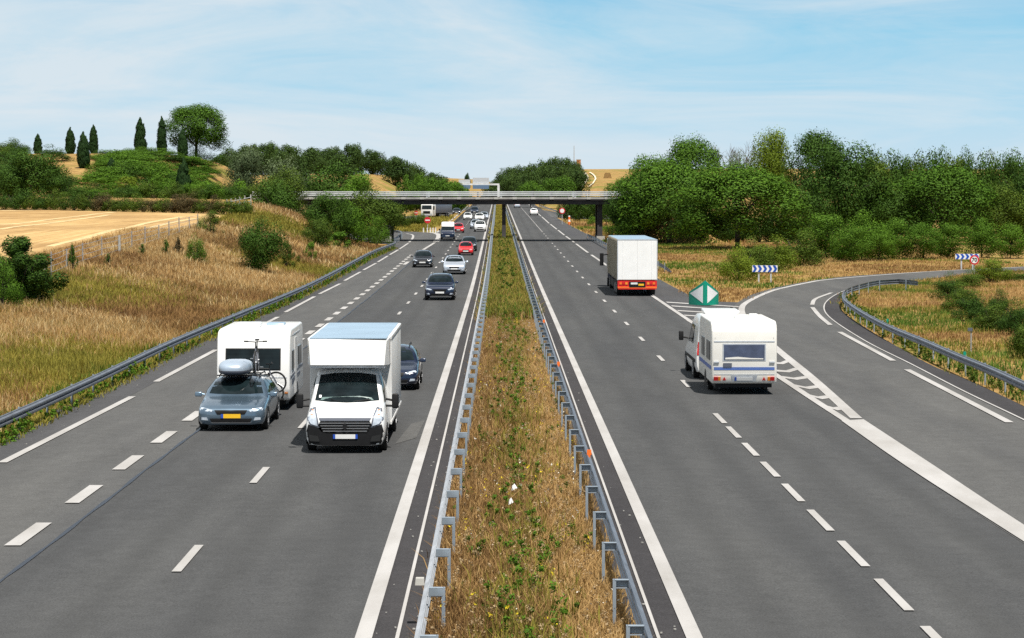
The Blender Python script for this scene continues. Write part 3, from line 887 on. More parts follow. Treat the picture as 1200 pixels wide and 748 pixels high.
def crown_mesh(name, kind, seed, m, n_leaf=5200, size=0.034):
    """unit crown: width about 1 (radius .5), base at z=0, top at z=1"""
    rng = np.random.default_rng(seed)
    C_, R_ = [], []
    if kind == 'umbrella':
        for i in range(64):
            a = rng.random() * 6.283; q = math.sqrt(rng.random())
            x, y = 0.42 * q * math.cos(a), 0.42 * q * math.sin(a)
            top = 0.90 * math.sqrt(max(0, 1 - (q * 0.93) ** 2.4)) + 0.02
            z = top * (0.45 + 0.55 * rng.random() ** 0.4) if q < 0.8 else top * (0.2 + .8 * rng.random()) + .05
            C_.append((x, y, z)); R_.append(0.085 + 0.05 * rng.random())
        flat = 1.45
    elif kind == 'dome':
        for i in range(120):
            a = rng.random() * 6.283; q = math.sqrt(rng.random()); lob = 1 + 0.10 * math.sin(3 * a + seed) + 0.06 * math.sin(5 * a)
            x, y = 0.40 * q * lob * math.cos(a), 0.40 * q * lob * math.sin(a)
            top = 0.88 * math.sqrt(max(0, 1 - (q * 0.86) ** 2.2)) * (0.93 + .1 * rng.random())
            z = top if i % 3 else max(0.30 * (1 - q) + 0.06, top * (0.2 + .7 * rng.random()))
            if q > .78 and i % 2: z = 0.07 + top * .7 * rng.random()
            C_.append((x, y, z)); R_.append(0.07 + 0.055 * rng.random())
        flat = 1.25
    elif kind == 'cypress':
        for i in range(90):
            t = (i + rng.random()) / 90
            r = 0.46 * (1 - t ** 3.0) ** 0.75 * min(1, (t + .12) / .24) ** .35
            a = rng.random() * 6.283
            C_.append((r * 0.5 * math.cos(a), r * 0.5 * math.sin(a), 0.03 + 0.92 * t)); R_.append(max(0.06, r * 0.66 * (0.85 + .3 * rng.random())))
        flat = 0.34
    elif kind == 'round':
        for i in range(58):
            d = rng.normal(0, 1, 3); d /= np.linalg.norm(d); q = rng.random() ** 0.34
            sx = 0.36 * (1 + 0.2 * math.sin(3 * math.atan2(d[1], d[0]) + seed))
            z = 0.5 + d[2] * q * 0.42
            k = 1 - 0.35 * max(0, z - 0.6) / 0.4
            C_.append((d[0] * q * sx * k, d[1] * q * sx * k, z)); R_.append(0.09 + 0.07 * rng.random())
        flat = 1.0
    elif kind == 'bush':
        for i in range(46):
            a = rng.random() * 6.283; q = math.sqrt(rng.random())
            hmax = 0.85 * (1 - 0.75 * q ** 2.2) * (0.72 + 0.45 * rng.random())
            C_.append((0.4 * q * math.cos(a), 0.4 * q * math.sin(a), hmax * (0.15 + .85 * rng.random() ** .6))); R_.append(0.10 + 0.07 * rng.random())
        flat = 1.15
    elif kind == 'wispy':
        for i in range(44):
            a = rng.random() * 6.283; q = rng.random() ** 0.7; z = 0.12 + 0.85 * rng.random() ** 0.9
            k = (1 - abs(z - 0.4) / 0.75)
            C_.append((0.44 * q * k * math.cos(a), 0.44 * q * k * math.sin(a), z)); R_.append(0.035 + 0.06 * rng.random())
        flat = 1.6
    C_ = np.array(C_); R_ = np.array(R_)
    wgt = R_ ** 2; n_each = np.maximum(6, n_leaf * wgt / wgt.sum())
    V, Q, vn = leaf_cloud(C_, R_, n_each, size, rng, flat, 0.35, .35, ((0, 0, .35 if kind in ('dome', 'umbrella', 'bush') else .5), (.5, .5, .5)), 1.25 if kind == 'dome' else (.8 if kind == 'umbrella' else .5))
    zs = V[:, 2]; lo, hi = np.percentile(zs, 0.3), np.percentile(zs, 99.7)
    V[:, 2] = (zs - lo) / (hi - lo)
    rr = np.percentile(np.abs(V[:, 0]), 99.2); V[:, :2] *= 0.5 / rr
    return np_mesh(name, V, Q, m, vn)


CR = {}
def crown(kind, mk, var, n=5200, size=0.034):
    n = int(n * 2.2); size = size * (0.66 if kind != 'cypress' else 2.6)
    key = (kind, mk, var, n)
    if key not in CR:
        CR[key] = crown_mesh(kind + '_crown', kind, 100 + var * 17 + len(mk), L[mk], n, size)
    return CR[key]


def trunk_mesh(h, r, limbs, spread, seed, top=None, fork=0.45):
    """unit-less trunk of height h with limbs reaching into the crown"""
    rng = random.Random(seed); mb = MB()
    mb.tube([(0, 0, -0.3), (0.02 * h, 0.0, h * .33), (-0.015 * h, 0.02 * h, h * .66), (0, 0, h)], [r * 1.25, r, r * .8, r * .5], 8)
    for k in range(limbs):
        a = k * 6.283 / limbs + rng.random() * .7; z0 = h * (fork + (0.95 - fork) * rng.random())
        e = spread * (0.55 + .5 * rng.random()); z1 = h * (1.0 + 0.35 * rng.random()) if top is None else top * (.6 + .35 * rng.random())
        mb.tube([(0, 0, z0), (e * .45 * math.cos(a), e * .45 * math.sin(a), z0 + (z1 - z0) * .5), (e * math.cos(a), e * math.sin(a), z1)], [r * .5, r * .32, r * .12], 6)
    return mb


def tree(name, px, top, wpx, kind, mk, label, cat, group=None, base=None, Y=None, low=0.0, var=0, n=5200, size=0.032, bark='bark', rt=None, depth=1.0, limbs=5, dz=0.0):
    """top and base are sight lines of the crown top and the foot; low = bare share of the height under the crown"""
    if Y is None:
        p = hit(px, base, terr)
    else:
        x = at_depth(px, Y); p = Vector((x, Y, float(terr(x, Y))))
    ztop = z_at(top, p.y); h = max(0.4, ztop - p.z); wid = wpx * p.y / F
    rng = random.Random(int(px * 13 + top * 7))
    root = empty(name, (p.x, p.y, p.z + dz), label, cat, group, rz=rng.random() * 6.283)
    cr = mesh_obj('crown', crown(kind, mk, var, n, size), root)
    cr.location = (0, 0, h * low); cr.scale = (wid, wid * depth, h * (1 - low))
    r = rt or max(0.03, 0.02 * h)
    if kind in ('umbrella', 'dome'):
        tb = trunk_mesh(h * (low + (1 - low) * .35), r, limbs + 1, wid * .36, int(px), top=h * .9, fork=.55)
    elif kind == 'cypress':
        tb = trunk_mesh(h * .7, r * .7, 0, 0, int(px))
    elif kind in ('bush', 'wispy'):
        tb = MB()
        for k in range(5):
            a = k * 1.257 + rng.random(); e = wid * .28
            tb.tube([(0.04 * math.cos(a), 0.04 * math.sin(a), -.15), (e * .5 * math.cos(a), e * .5 * math.sin(a), h * .38), (e * math.cos(a), e * math.sin(a), h * .72)], [r, r * .6, r * .25], 5)
    else:
        tb = trunk_mesh(h * .62, r, limbs, wid * .33, int(px), top=h * .85)
    tb.build('trunk' if kind not in ('bush', 'wispy') else 'stem', M[bark], root, 40)
    return root


# ---- left hill -----------------------------------------------------------------------------------
T = tree
rr_ = random.Random(5)
CG = 'cypresses on the left hill'
T('cypress_tree', 45, 158, 9, 'cypress', 'cyp', 'smallest cypress showing only its pointed tip above the big dark tree at far left', 'tree', CG, Y=432, var=1)
T('cypress_tree', 83, 151, 11, 'cypress', 'cyp', 'slim dark cypress on the skyline just left of the lower, broader cypress', 'tree', CG, Y=424, var=2)
T('cypress_tree', 98, 157, 14, 'cypress', 'cyp', 'broadest cypress, standing lower down on the bare tan patch of the hill', 'tree', CG, Y=372, var=0)
T('cypress_tree', 110, 148, 10, 'cypress', 'cyp', 'narrow cypress on the skyline just right of the broad lower cypress', 'tree', CG, Y=440, var=3)
T('cypress_tree', 165, 140, 13, 'cypress', 'cyp', 'tall cypress on the skyline, left one of the pair beside the umbrella pine', 'tree', CG, Y=424, var=1)
T('cypress_tree', 190, 139, 11, 'cypress', 'cyp', 'tall cypress touching the left edge of the round umbrella pine', 'tree', CG, Y=428, var=2)
T('cypress_tree', 214.5, 152, 11, 'cypress', 'cyp', 'dark cypress standing under the umbrella pine, in front of its trunk', 'tree', CG, Y=426, var=0)
T('cypress_tree', 131, 186, 10, 'cypress', 'cyp', 'short young cypress low on the green slope of the hill', 'tree', CG, Y=362, var=3)
T('conifer_tree', 215, 188, 17, 'cypress', 'cyp', 'dark narrow conifer standing in the middle of the bright green slope', 'tree', None, Y=346, var=2)
T('umbrella_pine', 230, 123, 78, 'dome', 'pine', 'large umbrella pine with a rounded crown crowning the left hill', 'tree', None, Y=436, low=0.24, var=4, n=15000, size=0.028, rt=0.32)
T('shrub', 236, 171, 66, 'bush', 'broad', 'dark undergrowth bush around the foot of the large umbrella pine', 'shrub', None, Y=433, var=2, n=4000)
T('broadleaf_tree', 36, 177, 78, 'round', 'broad', 'big dark round tree at the far left edge behind the field', 'tree', None, Y=283, var=0, n=8000, low=0.0)
T('broadleaf_tree', 4, 196, 40, 'round', 'broad', 'dark tree cut off by the left picture edge behind the stubble field', 'tree', None, Y=282, var=2, low=0.0)
T('shrub', 84, 214, 52, 'bush', 'broad', 'dark leafy shrub between the big left tree and the broad cypress', 'shrub', None, Y=285, var=1)
T('shrub', 120, 178, 26, 'wispy', 'silver', 'thin grey shrub on the skyline beside the narrow cypress', 'shrub', None, Y=436, var=0, n=2200)
T('shrub', 145, 182, 15, 'bush', 'broad', 'small round dark bush on the skyline between the cypress groups', 'shrub', None, Y=432, var=2, n=2000)
T('shrub', 68, 184, 22, 'bush', 'gorse', 'low bush on the skyline left of the slim cypress', 'shrub', None, Y=432, var=3, n=2000)
for px, top, wd, Yk, mk, lab in ((12, 190, 52, 300, 'broad', 'dark tree behind the big round tree at the far left edge'), (66, 196, 50, 302, 'broad', 'dark leafy tree below the slim skyline cypress'), (62, 204, 50, 290, 'broad', 'dark tree right of the big round tree at far left'), (20, 214, 44, 286, 'gorse', 'olive-green bush under the big dark tree at far left'), (110, 222, 46, 286, 'lime', 'bright green bush under the broad cypress')):
    T('shrub', px, top, wd, 'round', mk, lab, 'shrub', None, Y=Yk, var=int(px) % 4, n=5000)
for k in range(16):
    Yk = 335 + 85 * rr_.random()
    px = -8 + 92 * rr_.random()
    if 62 < px and Yk < 400: px -= 30
    if 32 < px < 58 and Yk > 370: px -= 32
    zt = float(terr(at_depth(px, Yk), Yk))
    T('shrub', px, 222 - (zt + 1.7 + 1.3 * rr_.random() - 6.3) * F / Yk, 34 + 14 * rr_.random(), 'bush', ('broad', 'broad', 'gorse')[k % 3], 'dark green shrub on the hill slope behind the big tree at far left', 'shrub', 'dark shrubs on the far left hill slope', Y=Yk, var=k % 4, n=2600, size=.045)
for k in range(20):
    px = 96 + k * 10.6
    T('shrub', px, 213 + 6 * rr_.random(), 34, 'bush', ('lime', 'gorse', 'broad')[k % 3], 'green bush in the row between the hedge and the thicket slope', 'shrub', 'bushes in the row above the field hedge', Y=291 + 6 * rr_.random(), var=k % 4, n=2600, size=.045)
for px, top, wd, lab in ((4, 176, 30, 'skyline bush at the very left picture edge'), (24, 179, 30, 'skyline bush left of the smallest cypress'), (60, 182, 26, 'skyline bush right of the smallest cypress')):
    T('shrub', px, top, wd, 'bush', 'broad', lab, 'shrub', None, Y=424, var=int(px) % 4, n=2500)
HG = 'thicket shrubs covering the left hillside'
for k in range(92):
    px = 108 + rr_.random() * 205; f = rr_.random()
    Yk = 338 + f * 84; lowb = Yk > 385
    x = at_depth(px, Yk); zt = float(terr(x, Yk)); top = 222 - (zt + ((.9 + .5 * rr_.random()) if lowb else (1.8 + 1.2 * rr_.random())) - 6.3) * F / Yk
    if px < 130 and f > .2: continue
    mk = 'lime' if rr_.random() < .72 else 'broad'
    T('shrub', px, top, 38 + 24 * rr_.random(), 'bush', mk, 'green thicket shrub merging into the dense slope under the umbrella pine', 'shrub', HG, Y=Yk, var=int(rr_.random() * 4), n=2600, size=.045)
for px, top, wd, Yk, lab in ((150, 207, 40, 333, 'pale green shrub on the slope below the left cypress pair'), (183, 205, 34, 334, 'pale green leafy shrub left of the dark conifer on the slope'), (243, 213, 46, 330, 'pale green shrub right of the dark conifer, above the hedge'), (280, 212, 34, 326, 'light green shrub just left of the dark trees at the end of the hedge')):
    T('shrub', px, top, wd, 'wispy', 'yellow' if px in (150,) else 'lime', lab, 'shrub', None, Y=Yk, var=1, n=2600, size=.04)
HB = 'hedge bushes along the far field edge'
for k in range(26):
    px = -6 + k * 11.6
    dark = px > 120
    T('hedge_bush', px, (220 if not dark else 225) + 5 * rr_.random(), 30, 'bush', ('brown' if rr_.random() < .4 else 'gorse') if dark else ('broad' if rr_.random() < .6 else 'gorse'),
      'dark brownish hedge bush in the row behind the stubble field' if dark else 'dark green hedge bush below the big trees behind the stubble field', 'bush', HB if dark else HB + ', left end', base=246.5 + (px > 60) * (px - 60) * .024, var=k % 4, n=2000, size=.05)
T('olive_tree', 287, 172, 50, 'round', 'silver', 'rounded grey-green olive-like tree left of the dark broadleaf trees', 'tree', None, Y=392, var=1, n=6000, low=.05)
T('olive_tree', 333, 184, 58, 'round', 'silver', 'pale silvery willow-like tree behind the dark trees near the bridge end', 'tree', None, Y=386, var=3, n=6000, low=.05)
T('broadleaf_tree', 330, 196, 64, 'round', 'gorse', 'olive-green tree in front of the silvery tree near the bridge end', 'tree', None, Y=286, var=2, n=6500, low=.0)
T('broadleaf_tree', 322, 212, 62, 'round', 'broad', 'dark round tree at the right end of the field hedge', 'tree', None, Y=281, var=3, n=6500, low=.0)
T('broadleaf_tree', 392, 190, 74, 'round', 'broad', 'dark tree rising behind the left end of the bridge railing', 'tree', None, Y=345, var=1, n=7000, low=.03)
T('broadleaf_tree', 420, 203, 50, 'round', 'lime', 'mid-green tree behind the bridge railing beside the tan clearing', 'tree', None, Y=338, var=0, n=6000, low=.03)
T('broadleaf_tree', 366, 205, 26, 'round', 'silver', 'small pale tree behind the left tip of the bridge railing', 'tree', None, Y=372, var=2, n=3000)
# in front of the bridge's left end
T('broadleaf_tree', 384, 225, 64, 'round', 'broad', 'dark round tree in front of the left end of the bridge railing', 'tree', None, base=281, var=0, n=7000, size=.03, low=.03)
T('broadleaf_tree', 432, 219, 82, 'round', 'gorse', 'feathery tree hiding the left bridge end next to the left pier', 'tree', None, Y=284, var=2, n=7500, size=.028, low=.02)
T('broadleaf_tree', 408, 236, 56, 'round', 'lime', 'bright green tree low on the bank between the dark tree and the bridge', 'tree', None, base=288, var=1, n=5000, low=.02)
T('shrub', 441, 252, 36, 'bush', 'lime', 'green bush on the bank just left of the left bridge pier', 'shrub', None, base=288, var=3, n=4000)
T('shrub', 374, 256, 42, 'round', 'gorse', 'olive-green rounded bush on the dry bank in front of the dark tree', 'shrub', None, base=291, var=3, n=5000, low=.02)
T('shrub', 306, 256, 54, 'round', 'broad', 'large leafy dark bush standing alone in the middle of the dry left bank', 'shrub', None, base=321, var=1, n=6500, size=.032, low=.0)
T('shrub', 300, 262, 28, 'wispy', 'lime', 'light green sprigs growing through the large lone bush on the bank', 'shrub', None, base=318, var=2, n=1500)
T('pine_sapling', 230, 274, 26, 'bush', 'pine', 'small bright rounded young pine on the left bank near the fence', 'shrub', None, base=309, var=2, n=4500)
T('shrub', 247, 246, 34, 'wispy', 'gorse', 'thin loose bush at the far right corner of the stubble field', 'shrub', None, base=276, var=0, n=2200)
T('shrub', 236, 252, 15, 'bush', 'lime', 'light green bush at the right tip of the stubble field', 'shrub', None, base=272, var=1, n=1800)
T('shrub', 20, 278, 92, 'wispy', 'broad', 'big dark spiky pine bush at the left edge below the field', 'shrub', None, base=356, var=3, n=6500, size=.036)
T('shrub', 30, 282, 72, 'bush', 'broad', 'dense dark lower bush inside the spiky pine bush at the left edge', 'shrub', None, base=353, var=0, n=6500)
T('shrub', 0, 300, 54, 'bush', 'lime', 'bright green bush in the left bottom corner of the bank below the field', 'shrub', None, base=362, var=1, n=5000)
for px, top, wd, b, lab in ((85, 286, 10, 318, 'thin dark sapling standing against the stubble field near the left bushes'), (127, 297, 9, 313, 'small dark sapling beside the thick white fence post'), (167, 286, 10, 301, 'small green sapling along the fence, right of the white post'), (194, 280, 12, 300, 'small pointed sapling on the bank, left of the young pine'), (209, 278, 9, 299, 'dark withered sapling immediately left of the young pine')):
    T('sapling', px, top, wd, 'wispy', 'broad' if px not in (209,) else 'brown', lab, 'sapling', None, base=b, var=int(px) % 4, n=500, size=.09)
for px, top, wd, b, mk, lab in ((336, 283, 22, 314, 'gorse', 'low olive-green weed bush right of the large lone bush'), (364, 283, 16, 306, 'lime', 'small fresh green bush lower on the bank by the guardrail'), (396, 271, 34, 293, 'lime', 'light green low bush at the foot of the bright tree')):
    T('weed_bush', px, top, wd, 'wispy', mk, lab, 'bush', None, base=b, var=1, n=1500, size=.05)

# ---- right side ----------------------------------------------------------------------------------
T('umbrella_pine', 784, 189, 134, 'dome', 'pine', 'wide umbrella pine, left one of the two spreading over the verge by the lorry', 'tree', None, Y=281, low=0.06, var=1, n=15000, size=.026, rt=.3, limbs=6)
T('umbrella_pine', 864, 193, 160, 'dome', 'pine', 'widest umbrella pine with its trunk bare, right of the lorry', 'tree', None, base=292, low=0.12, var=2, n=17000, size=.024, rt=.32, limbs=6)
T('umbrella_pine', 812, 160, 76, 'dome', 'pine', 'umbrella pine rising behind the two wide front pines', 'tree', None, Y=345, low=0.2, var=3, n=8000, size=.03, rt=.3)
T('umbrella_pine', 762, 182, 70, 'dome', 'pine', 'lower umbrella pine behind the left front pine, nearest the tan field', 'tree', None, Y=335, low=0.1, var=0, n=7000, size=.03, rt=.3)
T('umbrella_pine', 735, 208, 66, 'dome', 'pine', 'domed pine above the right end of the bridge railing', 'tree', None, Y=420, low=0.15, var=2, n=6000, size=.034)
T('broadleaf_tree', 731, 217, 40, 'round', 'broad', 'dark bushy tree swallowing the right end of the bridge', 'tree', None, Y=284, var=1, n=7500, low=.0)
T('broadleaf_tree', 756, 216, 66, 'round', 'broad', 'dark tree under the left front pine behind the lorry', 'tree', None, Y=288, var=2, n=6500, low=.02)
T('shrub', 716, 250, 22, 'bush', 'lime', 'light green bush beside the right bridge pier', 'shrub', None, Y=300, var=3, n=2500)
T('pine_tree', 905, 154, 62, 'round', 'yellow', 'tall yellow-green pine standing out above the front pines', 'tree', None, Y=340, var=0, n=7500, low=.1, size=.03)
T('pine_tree', 904, 152, 34, 'round', 'yellow', 'small bright topmost tuft of a yellow-green pine', 'tree', None, Y=346, var=3, n=3500, low=.45)
T('shrub', 866, 178, 40, 'round', 'silver', 'grey-green small tree at the foot of the bare grey tree', 'tree', None, Y=366, var=2, n=3500, low=.3)
T('umbrella_pine', 956, 154, 78, 'dome', 'broad', 'dark pine top right of the yellow-green pine', 'tree', None, Y=335, var=1, n=8000, low=.2, size=.03)
T('broadleaf_tree', 988, 166, 124, 'round', 'broad', 'big dark broadleaf tree in the middle of the right wood', 'tree', None, Y=284, var=3, n=11000, size=.024, low=.02)
T('broadleaf_tree', 1020, 184, 74, 'round', 'gorse', 'olive-green broadleaf tree just right of the big dark one', 'tree', None, Y=286, var=0, n=7500, low=.02)
T('broadleaf_tree', 946, 210, 72, 'round', 'broad', 'dark tree between the widest pine and the big broadleaf tree', 'tree', None, Y=279, var=1, n=6500, low=.0)
T('umbrella_pine', 1103, 194, 126, 'dome', 'pine', 'broad domed pine in the right wood above the chevron sign', 'tree', None, Y=282, low=0.0, var=3, n=11000, size=.026)
T('broadleaf_tree', 1180, 212, 86, 'round', 'gorse', 'olive-green tree at the right picture edge above the speed limit sign', 'tree', None, Y=284, var=2, n=7500, low=.0)
T('broadleaf_tree', 1202, 188, 80, 'round', 'broad', 'dark broadleaf tree cut off by the right picture edge', 'tree', None, Y=300, var=1, n=6500, low=.0)
BR = 'dark trees in the back row of the right wood'
for k, px in enumerate(range(1010, 1225, 15)):
    T('broadleaf_tree', px + rr_.random() * 6, 172 + 10 * rr_.random() + (6 if px < 1030 else 0), 34 + 16 * rr_.random(), 'round', ('broad', 'gorse', 'broad')[k % 3], 'dark treetop in the back row along the skyline of the right wood', 'tree', BR, Y=312 + 25 * rr_.random(), var=k % 4, n=4200, size=.04)
T('broadleaf_tree', 1050, 222, 76, 'round', 'broad', 'dark tree left of the broad domed pine, behind the front bushes', 'tree', None, Y=281, var=2, n=6500, low=.0)
FB = 'bright green bushes fronting the right wood'
for k, (px, top, wd, b) in enumerate(((968, 250, 62, 303), (1010, 247, 60, 305), (1046, 256, 56, 304), (1082, 262, 50, 304), (1112, 262, 46, 303), (1150, 255, 50, 302), (1184, 262, 48, 303), (1030, 270, 44, 306), (996, 266, 50, 307))):
    T('shrub', px, top, wd, 'round', 'lime' if k % 4 else 'pine', 'bright green bush in the row behind the slip road, in front of the wood', 'shrub', FB, base=b, var=k % 4, n=5200, low=0.0)
for px, top, wd, b, lab, mk in ((866, 286, 52, 329, 'yellowish bush left of the near chevron sign', 'yellow'), (905, 276, 66, 316, 'yellow-green bush right behind the near chevron sign', 'yellow'), (938, 268, 58, 312, 'olive-yellow bush between the near chevron sign and the green bushes', 'gorse'), (884, 278, 56, 320, 'olive bush right under the widest pine, behind the near chevron sign', 'gorse')):
    T('shrub', px, top, wd, 'bush', mk, lab, 'shrub', None, base=b, var=int(px) % 4, n=4500, size=.036)
# gorse inside the bend of the slip road
for px, top, wd, b, lab, mk in ((1162, 300, 54, 331, 'yellow-green gorse bush directly below the speed limit sign', 'yellow'), (1112, 319, 44, 352, 'dark gorse bush nearest the end of the slip road rail', 'broad'), (1128, 331, 49, 366, 'olive gorse bush at the front of the left gorse clump', 'gorse'), (1140, 339, 49, 376, 'green gorse bush in the middle of the row inside the bend', 'broad'), (1170, 338, 32, 368, 'single rounded dark bush standing in the straw inside the bend', 'broad'), (1192, 349, 51, 392, 'green gorse bush by the right picture edge', 'broad'), (1166, 355, 56, 388, 'low gorse bush between the rounded bush and the grass', 'gorse'), (1205, 369, 54, 420, 'tall weedy bush cut by the right edge above the slip road rail', 'gorse'), (1136, 315, 41, 338, 'low gorse along the far side of the straw patch', 'gorse'), (1196, 317, 37, 330, 'thin strip of gorse at the right edge by the slip road', 'gorse')):
    T('gorse_bush', px, top, wd, 'bush', mk, lab, 'bush', None, base=b, var=int(px) % 4, n=5200, size=.036)

for k, px in enumerate((742, 758, 776, 794, 812, 828, 842, 856, 872, 890, 905, 922, 938)):
    T('undergrowth_bush', px, 238 + 10 * rr_.random(), 38, 'bush', 'broad', 'dark undergrowth bush in the shade behind the front pines', 'bush', 'undergrowth bushes behind the front pines', Y=288 + 3 * rr_.random(), var=k % 4, n=3000, size=.045)
# bare tree
p = Vector((at_depth(862, 385), 385, 0)); p.z = float(terr(p.x, p.y)); h = z_at(154, 385) - p.z
bt = empty('bare_tree', p, 'leafless grey tree with fine branches showing above the pines', 'tree')
mb = MB(); rb = random.Random(3)
def branch(a, d, ln, r, depth):
    b = a + d * ln
    mb.tube([a, (a + b) / 2 + Vector((rb.uniform(-.06, .06), rb.uniform(-.06, .06), 0)) * ln, b], [r, r * .8, r * .55], 5)
    if depth == 0: return
    for k in range(3 if depth > 1 else 4):
        nd = (d + Vector((rb.uniform(-.75, .75), rb.uniform(-.75, .75), rb.uniform(-.05, .45)))).normalized()
        branch(a + (b - a) * rb.uniform(.55, 1), nd, ln * rb.uniform(.55, .8), r * .52, depth - 1)
branch(Vector((0, 0, -.3)), Vector((0, 0, 1)), h * .52, .26, 0)
for k in range(6):
    a = k * 1.05; branch(Vector((0, 0, h * (.36 + .02 * k))), Vector((.65 * math.cos(a), .65 * math.sin(a), .9)).normalized(), h * .24, .14, 3)
mb.build('trunk', M['bark_grey'], bt)

# ---- far ridges: trees one can still tell apart at the skyline ------------------------------------
FL = 'trees on the far left ridge'
prof = [(262, 180), (275, 169), (300, 167), (330, 166), (345, 170), (372, 174), (395, 171), (416, 167), (432, 172), (446, 180), (462, 183), (478, 188), (492, 194), (506, 200), (520, 207), (532, 212)]
pxs, tops = zip(*prof)
for k in range(34):
    px = 262 + k * 8.2; Yk = 720 + rr_.random() * 160
    if k % 3 == 2:
        if 425 < px < 486: continue
        Yk -= 110
    top = np.interp(px, pxs, tops) + (0 if k % 3 != 2 else 10) + 3 * rr_.random()
    T('broadleaf_tree', px, top, 24 + 12 * rr_.random(), 'round', 'far', 'dark green tree in the wood along the far left ridge', 'tree', FL, Y=Yk, var=k % 4, n=2600, size=.055)
for k in range(14):
    px = 474 + rr_.random() * 66; Yk = 560 + rr_.random() * 90
    T('broadleaf_tree', px, np.interp(px, [474, 540], [201, 214]) + 5 * rr_.random(), 22 + 8 * rr_.random(), 'round', 'pine', 'green tree in the lower belt behind the left half of the bridge', 'tree', 'trees in the lower belt behind the bridge', Y=Yk, var=k % 4, n=2400, size=.055)
T('pine_tree', 547.5, 203, 8, 'umbrella', 'cyp', 'small lone dark tree on the skyline behind the gantry', 'tree', None, Y=1250, low=.35, n=1200, size=.08)
FRg = 'trees in the far wood right of the gantry'
prof2 = [(574, 213), (584, 203), (594, 196), (606, 192), (620, 193), (634, 187), (648, 184), (662, 184), (674, 186), (682, 198)]
pxs2, tops2 = zip(*prof2)
for k in range(26):
    px = 576 + (k % 13) * 8.2 + 3 * rr_.random(); row = k // 13
    Yk = (1000 if row == 0 else 860) + rr_.random() * 60
    T('broadleaf_tree', px, np.interp(px, pxs2, tops2) + row * 10 + 3 * rr_.random(), 20 + 10 * rr_.random(), 'round', 'far', 'dark green tree in the far wood right of the gantry', 'tree', FRg, Y=Yk, var=k % 4, n=2400, size=.055)
T('umbrella_pine', 655, 207, 54, 'umbrella', 'pine', 'bright domed pine in front of the far wood, above the bridge', 'tree', None, Y=640, low=.1, var=1, n=4500, size=.04)
T('umbrella_pine', 622, 212, 40, 'umbrella', 'pine', 'smaller domed pine left of the bright one above the bridge', 'tree', None, Y=660, low=.1, var=2, n=3500, size=.045)
for k, (px, top, wd, Yk) in enumerate(((470, 244, 20, 372), (484, 247, 22, 392), (462, 238, 26, 388), (494, 250, 14, 400))):
    T('shrub', px, top, wd, 'bush', 'gorse', 'dark bush in the hollow under the bridge, left of the no-entry signs', 'shrub', 'bushes in the hollow under the bridge', Y=Yk, var=k, n=2500, size=.05)
for k in range(7):
    T('broadleaf_tree', 438 + k * 11, 226 + 3 * rr_.random(), 24, 'round', 'broad', 'dark tree seen under the bridge deck on the left', 'tree', 'dark trees under the bridge deck, left', Y=560 + 25 * rr_.random() + k * 6, var=k % 4, n=2200, size=.055)
for k in range(8):
    T('broadleaf_tree', 664 + k * 8, 229 + 3 * rr_.random(), 22, 'round', 'broad', 'dark tree seen under the bridge deck on the right', 'tree', 'dark trees under the bridge deck, right', Y=430 + 30 * rr_.random(), var=k % 4, n=2200, size=.055)
T('shrub', 694, 251, 12, 'bush', 'lime', 'small bright bush at the end of the far rail under the bridge', 'shrub', None, Y=392, var=2, n=1200, size=.06)
# ------------------------------------------------------------------ guardrails
WPROF = [(0.00, -0.155), (0.018, -0.14), (0.018, -0.115), (0.078, -0.085), (0.078, -0.045), (0.018, -0.012), (0.018, 0.012), (0.078, 0.045), (0.078, 0.085), (0.018, 0.115), (0.018, 0.14), (0.0, 0.155)]


def beam_mesh(path, side, zc):
    """W profile along a path; side = +1 when the face looks to the right of travel"""
    V, Fs = [], []
    prof = WPROF + [(p[0] - 0.004, p[1]) for p in reversed(WPROF)]
    n = len(prof)
    for i, p in enumerate(path):
        t = (path[min(i + 1, len(path) - 1)] - path[max(i - 1, 0)]); t.z = 0; t.normalize()
        nn = Vector((t.y, -t.x, 0)) * side
        for o, z in prof: V.append(p + nn * o + Vector((0, 0, zc + z)))
    for i in range(len(path) - 1):
        for k in range(n): Fs.append((i * n + k, i * n + (k + 1) % n, (i + 1) * n + (k + 1) % n, (i + 1) * n + k))
    Fs += [tuple(range(n)), tuple(range((len(path) - 1) * n, len(path) * n))]
    mb = MB(); mb.V, mb.F = [tuple(v) for v in V], Fs
    return mb


def post_mb(h, arm, back):
    """C-section post at the back, spacer bracket reaching to the beam (towards +x)"""
    mb = MB()
    mb.box((-arm, 0, h / 2 - .2), (0.012, 0.075, h + .4)); mb.box((-arm + .022, -.034, h / 2 - .2), (0.04, 0.008, h + .4)); mb.box((-arm + .022, .034, h / 2 - .2), (0.045, 0.008, h + .4))
    if arm > 0.12:                       # open spacer: top and bottom plates and a far web
        mb.box((-arm / 2 + .012, 0, h - .006), (arm - .02, 0.085, 0.010)); mb.box((-arm / 2 + .012, .038, h - .065), (arm - .03, 0.008, 0.105))
        mb.box((-arm / 2 + .012, 0, h - .125), (arm - .03, 0.075, 0.008))
    return mb


